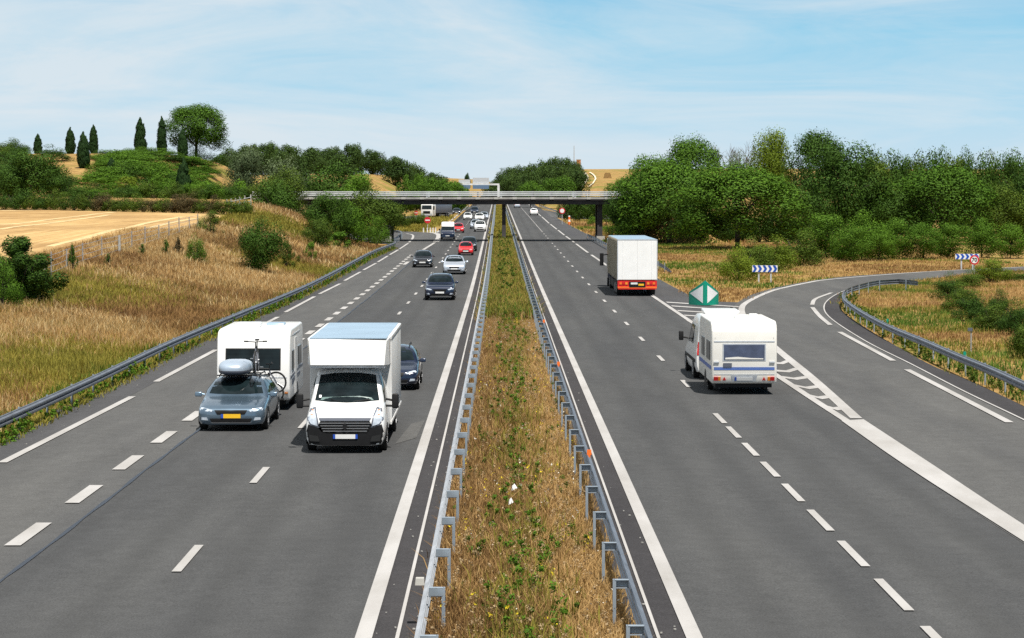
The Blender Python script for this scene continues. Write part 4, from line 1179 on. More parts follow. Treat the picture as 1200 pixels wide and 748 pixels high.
def guardrail(path, side, label, group, spacing, arm, h=0.72, first=0.0, matr='galv', pm='galv_dull', maxposts=98, end_drop=False):
    root = empty('guardrail', path[0].copy(), label, 'guardrail', group)
    loc = path[0].copy()
    P = [p - loc for p in path]
    Z = [p.copy() for p in P]
    if end_drop:
        for i in range(min(5, len(Z))): Z[-1 - i].z -= (5 - i) ** 2 * 0.022
    beam_mesh(Z, side, h - 0.155).build('beam', M[matr], root, 30)
    pme = post_mb(h, arm, True).mesh('post', M[pm])
    d, nxt, cnt = 0.0, first, 0
    for i in range(len(P) - 1):
        seg = (P[i + 1] - P[i]).length
        while nxt <= d + seg and cnt < maxposts:
            f = (nxt - d) / max(seg, 1e-6); q = P[i].lerp(P[i + 1], f)
            t = (P[i + 1] - P[i]).normalized(); nn = Vector((t.y, -t.x, 0)) * side
            o = mesh_obj('post', pme, root, q + nn * 0.0)
            o.rotation_euler = (0, 0, math.atan2(nn.y, nn.x))
            nxt += spacing; cnt += 1
        d += seg
    return root


def along(u, y0, y1, step=4.0, dz=0.0):
    return [Vector((u + float(cx(y)), y, float(zr(y)) + dz)) for y in np.arange(y0, y1 + .01, step)]

GG = 'galvanised guardrails along the motorway'
guardrail(along(-1.03, 22, 372), -1, 'galvanised guardrail on the left edge of the grassy median, posts behind it', GG, 3.72, 0.23, 0.74, first=Y_of(735.7 + 18) - 22 if False else 0.6, maxposts=94)
guardrail(along(1.86, 22, 372), 1, 'galvanised guardrail on the right edge of the grassy median, dark back towards the grass', GG, 3.72, 0.23, 0.74, first=1.3, matr='galv_shaded', maxposts=94)
guardrail(along(-1.03, 372, 900, 12), -1, 'distant stretch of median guardrail beyond the bridge, left side', None, 6.0, 0.3, 0.72, maxposts=80)
guardrail(along(1.86, 372, 900, 12), 1, 'distant stretch of median guardrail beyond the bridge, right side', None, 6.0, 0.3, 0.72, maxposts=80)
lp = cr_path([Vector((p.x, p.y, float(zr(p.y)) - .04)) for p in hits([(-160, 558)] + LRAIL_PX, extra=0.66)], 2.0)
for p in lp: p.z = float(zr(p.y)) - .04
guardrail(lp, 1, 'long guardrail along the left roadside at the foot of the dry bank', GG, 3.9, 0.10, 0.72, matr='galv_shaded')
lp2 = cr_path(hits([(462, 281), (470, 276), (469, 272.5), (461, 271.6)], extra=.5), 1.5)
for p in lp2: p.z = float(zr(p.y))
guardrail(lp2, -1, 'short curled guardrail end beside the left bridge pier', None, 3.0, .1, .72, matr='galv_shaded')
RR_PX = [(1560, 610), (1330, 506), (1200, 447.5), (1160.7, 430), (1120.6, 414), (1083, 397.9), (1040, 380.3), (1008, 363.3), (990.5, 350.5), (988.8, 343.5), (994, 338.5), (1008, 333.8), (1030, 329.2), (1053.8, 327.8), (1075, 329.8)]
rp = cr_path(hits(RR_PX, extra=.66), 1.5)
for p in rp: p.z = float(zr(p.y)) - .03
guardrail(rp, -1, 'curved guardrail bending round the inside of the slip road', None, 3.9, .10, .72, matr='galv_shaded', end_drop=False)
rp = cr_path(hits([(786, 310.5), (771.5, 307), (740, 296), (712, 286.2), (697, 278.5), (688, 274.5)], extra=.6), 2.0)
for p in rp: p.z = float(zr(p.y)) - .03
guardrail(list(reversed(rp)), -1, 'guardrail on the right verge running behind the big lorry', None, 3.9, .10, .72, matr='galv_shaded', end_drop=True)
rp = cr_path(hits([(632, 240.5), (648, 246.2), (660, 249), (690, 252.5)], extra=.6), 4.0)
for p in rp: p.z = float(zr(p.y)) - .03
guardrail(rp, -1, 'far guardrail beyond the bridge on the right, behind the round red-ringed sign', None, 4.0, .10, .8, matr='galv_shaded')

# reflectors clipped on the rails, small delineator
def reflector(p, m, label, group):
    mb = MB(); mb.box((0, 0, .05), (.10, .05, .11), taper=.9); mb.box((0, 0, -.03), (.05, .05, .06))
    o = mb.build('reflector', m, None, loc=p); tag(o, label, 'reflector', group)
for k, (px, py) in enumerate(((690, 534), (655, 428.5), (637, 378))):
    p = hit(px, py, extra=.72)
    reflector(Vector((1.90 + float(cx(p.y)), p.y, float(zr(p.y)) + .74)), M['orange'], ('nearest orange reflector on top of the right median rail', 'middle orange reflector of the three on the right median rail', 'farthest of the three orange reflectors on the right median rail')[k], 'orange rail reflectors')
for k, (px, py) in enumerate(((1040, 376), (1130.5, 415))):
    p = hit(px, py, extra=.74)
    reflector(Vector((p.x, p.y, float(zr(p.y)) + .72)), M['sign_green'], ('green reflector farther along the slip road rail, towards the bend', 'green reflector on the slip road rail beside the small dark marker post')[k], 'green rail reflectors')
p = hit(1117, 416, extra=0.0)
mb = MB(); mb.box((0, 0, .40), (.06, .05, 1.0)); o = empty('marker_post', Vector((p.x + 1.2, p.y + 2.5, float(terr(p.x + 1.2, p.y + 2.5)))), 'small dark marker post standing behind the slip road rail', 'marker post')
mb.build('post', M['wood'], o); mb = MB(); mb.box((-.05, -.03, .93), (.19, .06, .13)); mb.build('cap', M['stripe_grey'], o)
p = hit(495.5 + 0, 694, extra=.6)
mb = MB(); mb.box((-.05, 0, .03), (.14, .16, .10), taper=.85); o = mb.build('rail_bracket', M['conc'], None, loc=Vector((-1.14, hit(496, 676, extra=.72).y, float(zr(33)) + .62))); tag(o, 'small pale box fixed to the near end of the left median rail', 'bracket')

# ------------------------------------------------------------------ the bridge
BY, B0, B1 = 289.0, -30.0, 17.5
ZD = z_at(231.6, BY)              # top of the deck edge
ZB = z_at(239.8, BY)
ZP = z_at(224.6, BY)
br = empty('road_bridge', (0, BY, 0), 'dark concrete road bridge crossing the motorway on slim piers, with pale railings', 'bridge')
W_ = 8.6
mb = MB(); mb.box(((B0 + B1) / 2, W_ / 2, ZD - .085), (B1 - B0, W_, .17)); mb.build('deck_slab', M['conc'], br)
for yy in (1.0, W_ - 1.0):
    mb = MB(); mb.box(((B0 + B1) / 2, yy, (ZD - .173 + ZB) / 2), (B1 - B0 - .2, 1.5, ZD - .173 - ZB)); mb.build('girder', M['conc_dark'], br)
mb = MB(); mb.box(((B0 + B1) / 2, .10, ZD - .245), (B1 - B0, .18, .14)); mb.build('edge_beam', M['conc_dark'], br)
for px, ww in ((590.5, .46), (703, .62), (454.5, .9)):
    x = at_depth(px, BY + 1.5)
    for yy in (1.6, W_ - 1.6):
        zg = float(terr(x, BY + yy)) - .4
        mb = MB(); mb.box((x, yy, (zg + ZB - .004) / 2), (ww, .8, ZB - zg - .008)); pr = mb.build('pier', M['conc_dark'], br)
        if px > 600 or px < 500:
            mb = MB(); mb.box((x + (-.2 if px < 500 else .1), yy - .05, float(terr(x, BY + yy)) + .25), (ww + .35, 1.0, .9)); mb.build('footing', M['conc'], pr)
ps = 2.24
pm_ = MB(); pm_.box((0, 0, (ZP - ZD) / 2), (.13, .10, ZP - ZD)); pme = pm_.mesh('baluster', M['railpost'])
pw_ = MB(); pw_.box((0, 0, (ZP - ZD) / 2), (.2, .12, ZP - ZD)); pwe = pw_.mesh('baluster', M['railing'])
cb = MB(); cb.box((0, 0, -.06), (.55, .12, .26)); cbe = cb.mesh('bracket', M['conc'])
for yy, nm in ((.08, 'front'), (W_ - .08, 'back')):
    mb = MB()
    for z0, hgt in ((ZP - .05, .12), (ZP - .26, .11), (ZP - .46, .11)):
        mb.box(((B0 + B1) / 2, yy - .10, z0), (B1 - B0, .05, hgt))
    rl_ = mb.build('railing', M['railing'], br)
    k = 0; x = B0 + .3
    while x < B1:
        o = mesh_obj('baluster', pme, rl_, (x, yy, ZD)); 
        if nm == 'front': mesh_obj('bracket', cbe, rl_, (x, -.05, ZD - .02))
        if k % 4 == 1: mesh_obj('baluster', pwe, rl_, (x + .6, yy - .02, ZD))
        x += ps; k += 1
mb = MB(); mb.box(((B0 + B1) / 2, W_ / 2, ZD + .03), (B1 - B0 - .3, W_ - 1.2, .06)); mb.build('road_surface', M['asph_main'], br)

# ------------------------------------------------------------------ gantry far beyond the bridge
GYY = 840.0
gz = float(zr(GYY)); zb = z_at(216.2, GYY)
gx0, gx1 = at_depth(535, GYY), at_depth(585.2, GYY)
ga_ = empty('sign_gantry', ((gx0 + gx1) / 2, GYY, gz), 'white sign gantry with blue sign panels far beyond the bridge', 'gantry')
cxm = (gx0 + gx1) / 2
mb = MB(); mb.box((0, 0, zb - gz), (gx1 - gx0, .7, .6)); mb.build('crossbeam', M['railing'], ga_)
for xx in (gx0 - cxm + .3, gx1 - cxm - .3):
    mb = MB(); mb.box((xx, 0, (zb - gz) / 2 - .15), (.8, .7, zb - gz - .3)); mb.build('column', M['railing'], ga_)
for a, b in ((537.5, 551), (554, 573)):
    xa, xb = at_depth(a, GYY) - cxm, at_depth(b, GYY) - cxm
    zt, zl = z_at(217, GYY) - gz, z_at(221.5, GYY) - gz
    mb = MB(); mb.box(((xa + xb) / 2, -.55, (zt + zl) / 2), (xb - xa, .2, zt - zl)); mb.build('sign_panel', M['gantry_blue'], ga_)
    za = z_at(210.5 if a < 540 else 208.5, GYY) - gz
    mb = MB(); mb.box(((xa + xb) / 2, .2, (za + zb - gz + .35) / 2), (xb - xa, .15, za - (zb - gz) - .35))
    mb.build('grey_panel', M['sign_grey'], ga_)

# ------------------------------------------------------------------ traffic signs
def disc(mb, c, r, y, n=32, th=.03):
    mb.cyl((c[0], y, c[1]), (c[0], y + th, c[1]), r, n=n); return mb

def post_sign(px, base_py, top_py, r_px, label, face, group=None, extra=0.0, posts=1):
    p = hit(px, base_py, terr); k = p.y / F
    zc = z_at(top_py, p.y) - p.z
    return p, k, zc

# two chevron boards
for px0, px1, pt, pb, base, label, rz, nch in ((881.5, 911, 311.2, 319, 331, 'nearer blue and white chevron board on two posts beside the slip road', R(-6), 5),
                                      (1119.5, 1147, 297.8, 304, 317, 'farther chevron board partly behind the round speed limit sign', R(-4), 5)):
    pc = hit((px0 + px1) / 2, base, terr); k = pc.y / F; wd = (px1 - px0) * k; ht = (pb - pt) * k
    zc = z_at((pt + pb) / 2, pc.y) - pc.z
    sg = empty('chevron_sign', pc, label, 'road sign', 'chevron boards at the slip road bend', rz)
    mb = MB(); mb.box((0, 0, zc), (wd, .04, ht)); mb.build('board', M['sign_white'], sg)
    n = nch; sw = wd / n
    for q in range(n):
        x0 = -wd / 2 + q * sw + (.06 * sw); a = sw * .50; d = sw * .38
        lo, hi_ = zc - ht / 2 + .005, zc + ht / 2 - .005
        V = []
        for y in (-.034, -.022):
            V += [(x0, y, lo), (x0 + a, y, lo), (x0 + a + d, y, zc), (x0 + a, y, hi_), (x0, y, hi_), (x0 + d, y, zc)]
        mb = MB(); mb.add(V, [(0, 1, 2, 5), (5, 2, 3, 4), (6, 11, 8, 7), (11, 10, 9, 8), (0, 6, 7, 1), (1, 7, 8, 2), (2, 8, 9, 3), (3, 9, 10, 4), (4, 10, 11, 5), (5, 11, 6, 0)])
        mb.build('chevron', M['sign_blue'], sg)
    for xx in (-wd * .24, wd * .24):
        mb = MB(); mb.box((xx, .07, (zc + ht * .4) / 2 - .2), (.11, .08, zc + ht * .4 + .4)); mb.build('post', M['sign_grey'], sg)

def round_sign(px, pc_y, r_px, base, label, ring, kind, text=None, name='speed_limit_sign', Y=None, group=None):
    if Y is None: p = hit(px, base, terr)
    else:
        x = at_depth(px, Y); p = Vector((x, Y, float(terr(x, Y))))
    k = p.y / F; r = r_px * k; zc = z_at(pc_y, p.y) - p.z
    s = empty(name, p, label, 'road sign', group)
    mb = MB(); mb.cyl((0, .10, -.3), (0, .10, zc + r * .6), .045, n=10); mb.build('post', M['sign_grey'], s)
    mb = MB(); disc(mb, (0, zc), r, 0.0, th=.035); mb.build('disc', M[ring], s)
    if kind == 'limit':
        mb = MB(); disc(mb, (0, zc), r * .70, -.012, th=.010); mb.build('face', M['sign_white'], s)
    elif kind == 'bar':
        mb = MB(); mb.box((0, -.012, zc), (r * 1.45, .012, r * .36)); mb.build('bar', M['sign_white'], s)
    if text:
        tcv = bpy.data.curves.new('number', 'FONT'); tcv.body = text; tcv.align_x = 'CENTER'; tcv.align_y = 'CENTER'; tcv.size = r * 1.12; tcv.extrude = .003; tcv.offset = .012
        to = bpy.data.objects.new('number', tcv); COL.objects.link(to)
        bpy.context.view_layer.update()
        tme = bpy.data.meshes.new_from_object(to.evaluated_get(bpy.context.evaluated_depsgraph_get()))
        bpy.data.objects.remove(to); bpy.data.curves.remove(tcv)
        tme.materials.clear(); tme.materials.append(M['sign_black'])
        to = mesh_obj('number', tme, s, (0, -.019, zc)); to.rotation_euler = (R(90), 0, 0)
    return s
round_sign(1142.8, 304.8, 5.6, 318, 'round red-ringed 70 speed limit sign in front of the farther chevron board', 'sign_red', 'limit', '70', Y=hit(1142, 319.5).y - 3)
NG = 'no-entry signs at the far left slip road'
round_sign(501, 258.2, 3.7, 270, 'larger red no-entry sign above the white bollards beyond the bridge', 'sign_red', 'bar', name='no_entry_sign', Y=345, group=NG)
round_sign(487.4, 249.6, 2.5, 262, 'smaller, farther red no-entry sign left of the white lorry', 'sign_red', 'bar', name='no_entry_sign', Y=420, group=NG)
round_sign(658.8, 247.2, 3.5, 254, 'red-ringed round sign beyond the bridge on the right verge', 'sign_red', 'limit', name='limit_sign', Y=405)
# orange and white marker under the bridge on the right
p = hit(667, 263.5, terr); k = p.y / F
sg = empty('traffic_marker', p, 'orange and white striped marker on the verge beyond the bridge', 'marker')
for a, b, m_ in ((0, .30, 'orange'), (.302, .52, 'sign_white'), (.522, .80, 'orange'), (.802, .92, 'sign_white')):
    hh = 11.5 * k
    mb = MB(); mb.cyl((0, 0, a * hh), (0, 0, b * hh), 1.6 * k * (1 - .35 * a), 1.6 * k * (1 - .35 * b), n=14); mb.build('band', M[m_], sg)
# white bollards at the nose beyond the bridge
for k_, px in enumerate((496.2, 500.8, 504.2, 507.3, 510.4)):
    p = hit(px, 272.5); q = p.y / F
    o = empty('bollard', p, ('leftmost of the five white bollards beyond the bridge', 'second white bollard from the left, below the no-entry sign', 'middle one of the five white bollards', 'fourth white bollard from the left', 'rightmost white bollard, next to the white-topped van')[k_], 'bollard', 'white bollards at the slip road nose')
    mb = MB(); mb.cyl((0, 0, -.1), (0, 0, 5.4 * q), .095, .085, n=10); mb.build('post', M['sign_white'], o)
    mb = MB(); mb.cyl((0, 0, 3.9 * q), (0, 0, 4.5 * q), .099, .099, n=10); mb.build('band', M['sign_grey'], o)

# big green nose marker in the gore: half-round shield with a gabled top and two white triangles
p = hit(826.3, 358.5); k = p.y / F
zt, zs, zb0 = z_at(328.8, p.y) - p.z, z_at(343.2, p.y) - p.z, z_at(358.0, p.y) - p.z
hw = 17.6 * k
sg = empty('nose_marker', p, 'large green gore marker with a gabled top and two white triangles', 'road sign')
def curve_y(x): return 0.95 * (abs(x) / hw) ** 1.6
xs_ = np.linspace(-hw, hw, 25)
V, Fs = [], []
for dy in (0.0, 0.06):
    for x in xs_:
        V.append((x, curve_y(x) + dy, zb0)); V.append((x, curve_y(x) + dy, zs + (zt - zs) * (1 - abs(x) / hw)))
n_ = len(xs_) * 2
for b in (0, n_):
    for i in range(len(xs_) - 1): Fs.append((b + 2 * i, b + 2 * i + 2, b + 2 * i + 3, b + 2 * i + 1))
for i in range(len(xs_) - 1):
    Fs.append((2 * i, n_ + 2 * i, n_ + 2 * i + 2, 2 * i + 2)); Fs.append((2 * i + 1, 2 * i + 3, n_ + 2 * i + 3, n_ + 2 * i + 1))
Fs += [(0, 1, n_ + 1, n_), (n_ - 2, 2 * n_ - 2, 2 * n_ - 1, n_ - 1)]
mb = MB(); mb.add(V, Fs); mb.build('shield', M['sign_green'], sg, 50)
for sgn in (-1, 1):
    xi, xo = sgn * hw * .15, sgn * hw * .94
    zc_ = z_at(344.6, p.y) - p.z; zu = z_at(334.6, p.y) - p.z; zd = z_at(355.6, p.y) - p.z
    V, Fs = [], []
    for i in range(13):
        f = i / 12; x = xi + (xo - xi) * f
        for dz_ in ((zc_ + (zu - zc_) * (1 - f)), (zc_ + (zd - zc_) * (1 - f))):
            V.append((x, curve_y(x) - .012, dz_))
    for i in range(12): Fs.append((2 * i, 2 * i + 1, 2 * i + 3, 2 * i + 2))
    mb = MB(); mb.add(V, Fs); mb.build('triangle', M['sign_white'], sg)
for xx in (-hw * .55, hw * .55):
    mb = MB(); mb.cyl((xx, curve_y(xx) + .12, -.05), (xx, curve_y(xx) + .12, zs), .05, n=8); mb.build('post', M['sign_grey'], sg)

# ------------------------------------------------------------------ field fence
FPX = [(40, 332), (78, 315.5), (97, 307), (120, 298.5), (140, 302), (155, 288), (170, 285), (186, 280), (199, 276), (210, 273), (222, 270.5), (234, 268)]
fence = empty('wire_fence', hit(140, 302, terr), 'thin wire fence with grey posts along the edge of the stubble field', 'fence')
fo_ = fence.location.copy()
fpts = hits([(20, 346), (60, 326), (78, 318.3), (97, 311.5), (119.5, 304), (140, 298.5), (154.5, 294), (170, 289.7), (186, 284.3), (198, 280.5), (210, 276.5), (222, 273), (232, 270.5)], terr)
for i, q in enumerate(fpts):
    mb = MB(); thick = i == 5
    hh = 1.45 + .12 * math.sin(i * 2.1)
    if thick: mb.box((0, 0, hh / 2), (.17, .15, hh), taper=.92)
    else: mb.cyl((0, 0, -.2), (.02 * math.sin(i), 0, hh), .045, n=7)
    o = mb.build('post', M['conc'] if thick else M['wood'], fence, loc=q - fo_)
    if thick: o['label'] = 'thick white concrete fence post'
mb = MB()
for h_ in (.35, .7, 1.05, 1.35):
    for i in range(len(fpts) - 1):
        a, b = fpts[i] - fo_ + Vector((0, 0, h_)), fpts[i + 1] - fo_ + Vector((0, 0, h_))
        m_ = (a + b) / 2 - Vector((0, 0, .03)); mb.tube([a, m_, b], .011, 4)
mb.build('wire', M['galv_dull'], fence)
f2 = hits([(266, 251), (271, 250), (276, 249), (281, 247.5), (287, 246), (294, 244.5)], terr)
fence2 = empty('wire_fence', f2[0], 'short pale fence at the far right corner of the field, by the dark trees', 'fence')
for i, q in enumerate(f2):
    mb = MB(); mb.box((0, 0, .7), (.12, .12, 1.6)); mb.build('post', M['conc'], fence2, loc=q - f2[0])
mb = MB()
for h_ in (.4, .8, 1.2):
    mb.tube([q - f2[0] + Vector((0, 0, h_)) for q in f2], .03, 4)
mb.build('wire', M['sign_grey'], fence2)

# ------------------------------------------------------------------ far things on the right-hand hill
def far_obj(px, base, Y):
    x = at_depth(px, Y); return Vector((x, Y, float(terr(x, Y))))
p = far_obj(678, 200, 1240); k = p.y / F; zt = z_at(186.3, p.y) - p.z
tw = empty('brick_tower', p, 'small square orange brick tower at the edge of the far wood', 'tower')
mb = MB(); mb.box((0, 0, zt / 2 - .5), (5 * k, 5 * k, zt - 0)); mb.build('wall', M['brick'], tw)
mb = MB(); mb.box((0, 0, zt - .38), (5.4 * k, 5.4 * k, .24)); mb.build('cap', M['conc'], tw)
for q in range(3):
    mb = MB(); mb.box((-.3 * k, -2.5 * k - .02, zt * (.35 + .22 * q)), (.8 * k, .06, 1.2 * k)); mb.build('window', M['glass'], tw)
p = far_obj(672.7, 200, 1230); zt = z_at(171, p.y) - p.z
ms = empty('mast', p, 'thin mast rising above the far wood left of the tan field', 'mast')
mb = MB(); mb.cyl((0, 0, 0), (0, 0, zt), .32, .18, n=6); mb.build('pole', M['sign_grey'], ms)
mb = MB()
for q in range(4): mb.box((0, 0, zt * (.6 + .1 * q)), (.9, .08, .08))
mb.build('antenna', M['sign_grey'], ms)
p = hit(712, 209, terr); k = p.y / F
st = empty('straw_stack', p, 'brown stack of straw bales on the pale far field', 'straw stack')
bal = 1.6 * k
for q, (n, z0) in enumerate(((6, 0), (5, 1), (5, 2), (4, 3))):
    for i in range(n):
        mb = MB(); mb.box(((i - (n - 1) / 2) * bal, 0, (z0 + .5) * bal), (bal * .96, bal * 1.6, bal * .96)); mb.build('bale', M['straw'], st)
# ------------------------------------------------------------------ vehicles (front at -y, wheels on z = 0)
def loft(stations):
    """stations: (y, half width, z_bottom, z_shoulder, z_top, half width of the roof)"""
    V, Fs = [], []
    rows = []
    for (y, w, z0, zs, zt, wt) in stations:
        half = [(0, z0), (.70 * w, z0), (.92 * w, z0 + .03), (.985 * w, z0 + .25 * (zs - z0)), (w, z0 + .55 * (zs - z0)), (.985 * w, zs - .12 * (zs - z0)), (.955 * w, zs),
                (.5 * (.955 * w + wt) + .02, zs + .52 * (zt - zs)), (wt + .012, zt - .16 * (zt - zs)), (.90 * wt, zt - .045 * min(1, (zt - zs) * 3)), (.5 * wt, zt - .008), (0, zt)]
        ring = [(x, y, z) for x, z in half] + [(-x, y, z) for x, z in reversed(half[1:-1])]
        rows.append(ring)
    n = len(rows[0])
    for r in rows: V += r
    for i in range(len(rows) - 1):
        for k in range(n): Fs.append((i * n + k, i * n + (k + 1) % n, (i + 1) * n + (k + 1) % n, (i + 1) * n + k))
    Fs += [tuple(range(n)), tuple(range((len(rows) - 1) * n, len(rows) * n))]
    mb = MB(); mb.add(V, Fs); return mb


def dens(st, k=3):
    """smooth the stations along the length"""
    P = [np.array(s, float) for s in st]; out = []
    for i in range(len(P) - 1):
        p0 = P[i - 1] if i else 2 * P[0] - P[1]
        p1, p2 = P[i], P[i + 1]
        p3 = P[i + 2] if i + 2 < len(P) else 2 * P[-1] - P[-2]
        for q in range(k):
            t = q / k
            c = 0.5 * (2 * p1 + (p2 - p0) * t + (2 * p0 - 5 * p1 + 4 * p2 - p3) * t * t + (3 * p1 - p0 - 3 * p2 + p3) * t ** 3)
            c[0] = p1[0] + (p2[0] - p1[0]) * t
            out.append(tuple(0.5 * c + 0.5 * (p1 + (p2 - p1) * t)))
    out.append(tuple(P[-1])); return out


def wheel(parent, x, y, r, wd, detail=True, sgn=1):
    mb = MB(); mb.lathe([(-wd / 2, r * .62), (-wd / 2, r * .9), (-wd * .38, r), (wd * .38, r), (wd / 2, r * .9), (wd / 2, r * .62)], (0, 0, 0), 'X', 26)
    w_ = mb.build('wheel', M['rubber'], parent, 40, (x, y, r))
    mb = MB(); a = sgn * (wd / 2 + .004)
    mb.lathe([(a - sgn * .03, r * .66), (a, r * .66), (a, r * .60), (a - sgn * .02, r * .57), (a - sgn * .02, r * .14), (a, r * .12), (a, .001)], (0, 0, 0), 'X', 22)
    if detail:
        for k in range(5):
            t = k * 1.2566
            mb.box((a - sgn * .008, r * .36 * math.cos(t), r * .36 * math.sin(t)), (.018, .06, r * .5), rx=-t + 1.5708 - 1.5708)
    mb.build('rim', M['rim'], w_, 40)
    return w_


def arch(parent, x, y, r, sgn):
    mb = MB(); n = 16; V = []
    for q in (0, .012):
        for k in range(n + 1):
            t = math.pi * (1.12 - 1.24 * k / n); V.append((x + sgn * q, y + r * math.cos(t), max(.12, r * .86 + r * math.sin(t))))
    m_ = n + 1
    Fs = [tuple(range(m_)), tuple(range(2 * m_ - 1, m_ - 1, -1))] + [(k, m_ + k, m_ + k + 1, k + 1) for k in range(n)]
    mb.add(V, Fs); return mb.build('wheel_arch', M['black'], parent)


def mirror(parent, x, y, z, sgn, m, s=1.0):
    mb = MB(); mb.tube([(x, y, z), (x + sgn * .10 * s, y - .01, z + .02)], .025 * s, 6)
    bm_ = MB(); bm_.prism([(y - .075 * s, z - .055 * s), (y + .05 * s, z - .065 * s), (y + .06 * s, z + .075 * s), (y - .05 * s, z + .075 * s)], .095 * s, .03 * s, 2, x + sgn * .17 * s)
    mb.add(bm_.V, bm_.F)
    return mb.build('mirror', M[m], parent, 40)


def scale_pts(pts, sx, sz): return [(a * sx, b * sz) for a, b in pts]


CARS = {
 # L, W, H defaults and stations as fractions: y/L, half width/(W/2), z/H ...
 'hatch': [(0, .80, .21, .36, .41, .62), (.012, .90, .15, .42, .475, .70), (.045, .97, .13, .475, .535, .80), (.12, .995, .13, .525, .60, .84), (.21, 1, .13, .565, .645, .85), (.275, 1, .13, .60, .69, .83),
           (.36, 1, .13, .625, .86, .755), (.44, 1, .13, .635, .965, .69), (.56, 1, .13, .645, 1.0, .675), (.70, 1, .13, .655, .985, .67), (.83, .995, .14, .66, .94, .655), (.92, .97, .17, .64, .82, .66), (.975, .93, .20, .60, .66, .70), (1.0, .82, .26, .48, .52, .66)],
 'suv': [(0, .82, .22, .42, .47, .66), (.012, .91, .17, .48, .54, .74), (.04, .97, .15, .53, .595, .82), (.12, .995, .15, .565, .64, .85), (.20, 1, .15, .595, .67, .86), (.255, 1, .15, .62, .705, .84),
         (.33, 1, .15, .64, .865, .77), (.41, 1, .15, .65, .97, .715), (.54, 1, .15, .655, 1.0, .70), (.72, 1, .15, .66, .99, .70), (.88, .99, .17, .66, .95, .69), (.955, .96, .20, .64, .80, .70), (.985, .93, .22, .60, .66, .74), (1.0, .85, .27, .5, .54, .70)],
 'mpv': [(0, .82, .2, .40, .45, .66), (.012, .91, .15, .45, .51, .74), (.045, .97, .13, .50, .565, .82), (.11, .995, .13, .54, .62, .85), (.17, 1, .13, .575, .66, .86), (.22, 1, .13, .60, .70, .84),
         (.31, 1, .13, .625, .87, .77), (.41, 1, .13, .64, .975, .71), (.54, 1, .13, .645, 1.0, .69), (.72, 1, .13, .65, .985, .69), (.88, .99, .15, .65, .93, .67), (.955, .96, .18, .63, .78, .69), (.985, .93, .20, .58, .64, .72), (1.0, .85, .25, .46, .5, .68)],
 'estate': [(0, .72, .20, .40, .45, .55), (.010, .88, .14, .44, .495, .66), (.04, .965, .12, .485, .555, .76), (.10, .99, .12, .53, .605, .82), (.19, 1, .12, .575, .655, .845), (.275, 1, .12, .615, .70, .84),
            (.34, 1, .12, .63, .85, .765), (.42, 1, .12, .64, .965, .70), (.54, 1, .12, .645, 1.0, .68), (.72, 1, .12, .65, .985, .675), (.88, .985, .14, .65, .93, .66), (.955, .955, .18, .63, .80, .67), (.985, .93, .2, .6, .66, .70), (1.0, .85, .26, .48, .52, .66)],
}


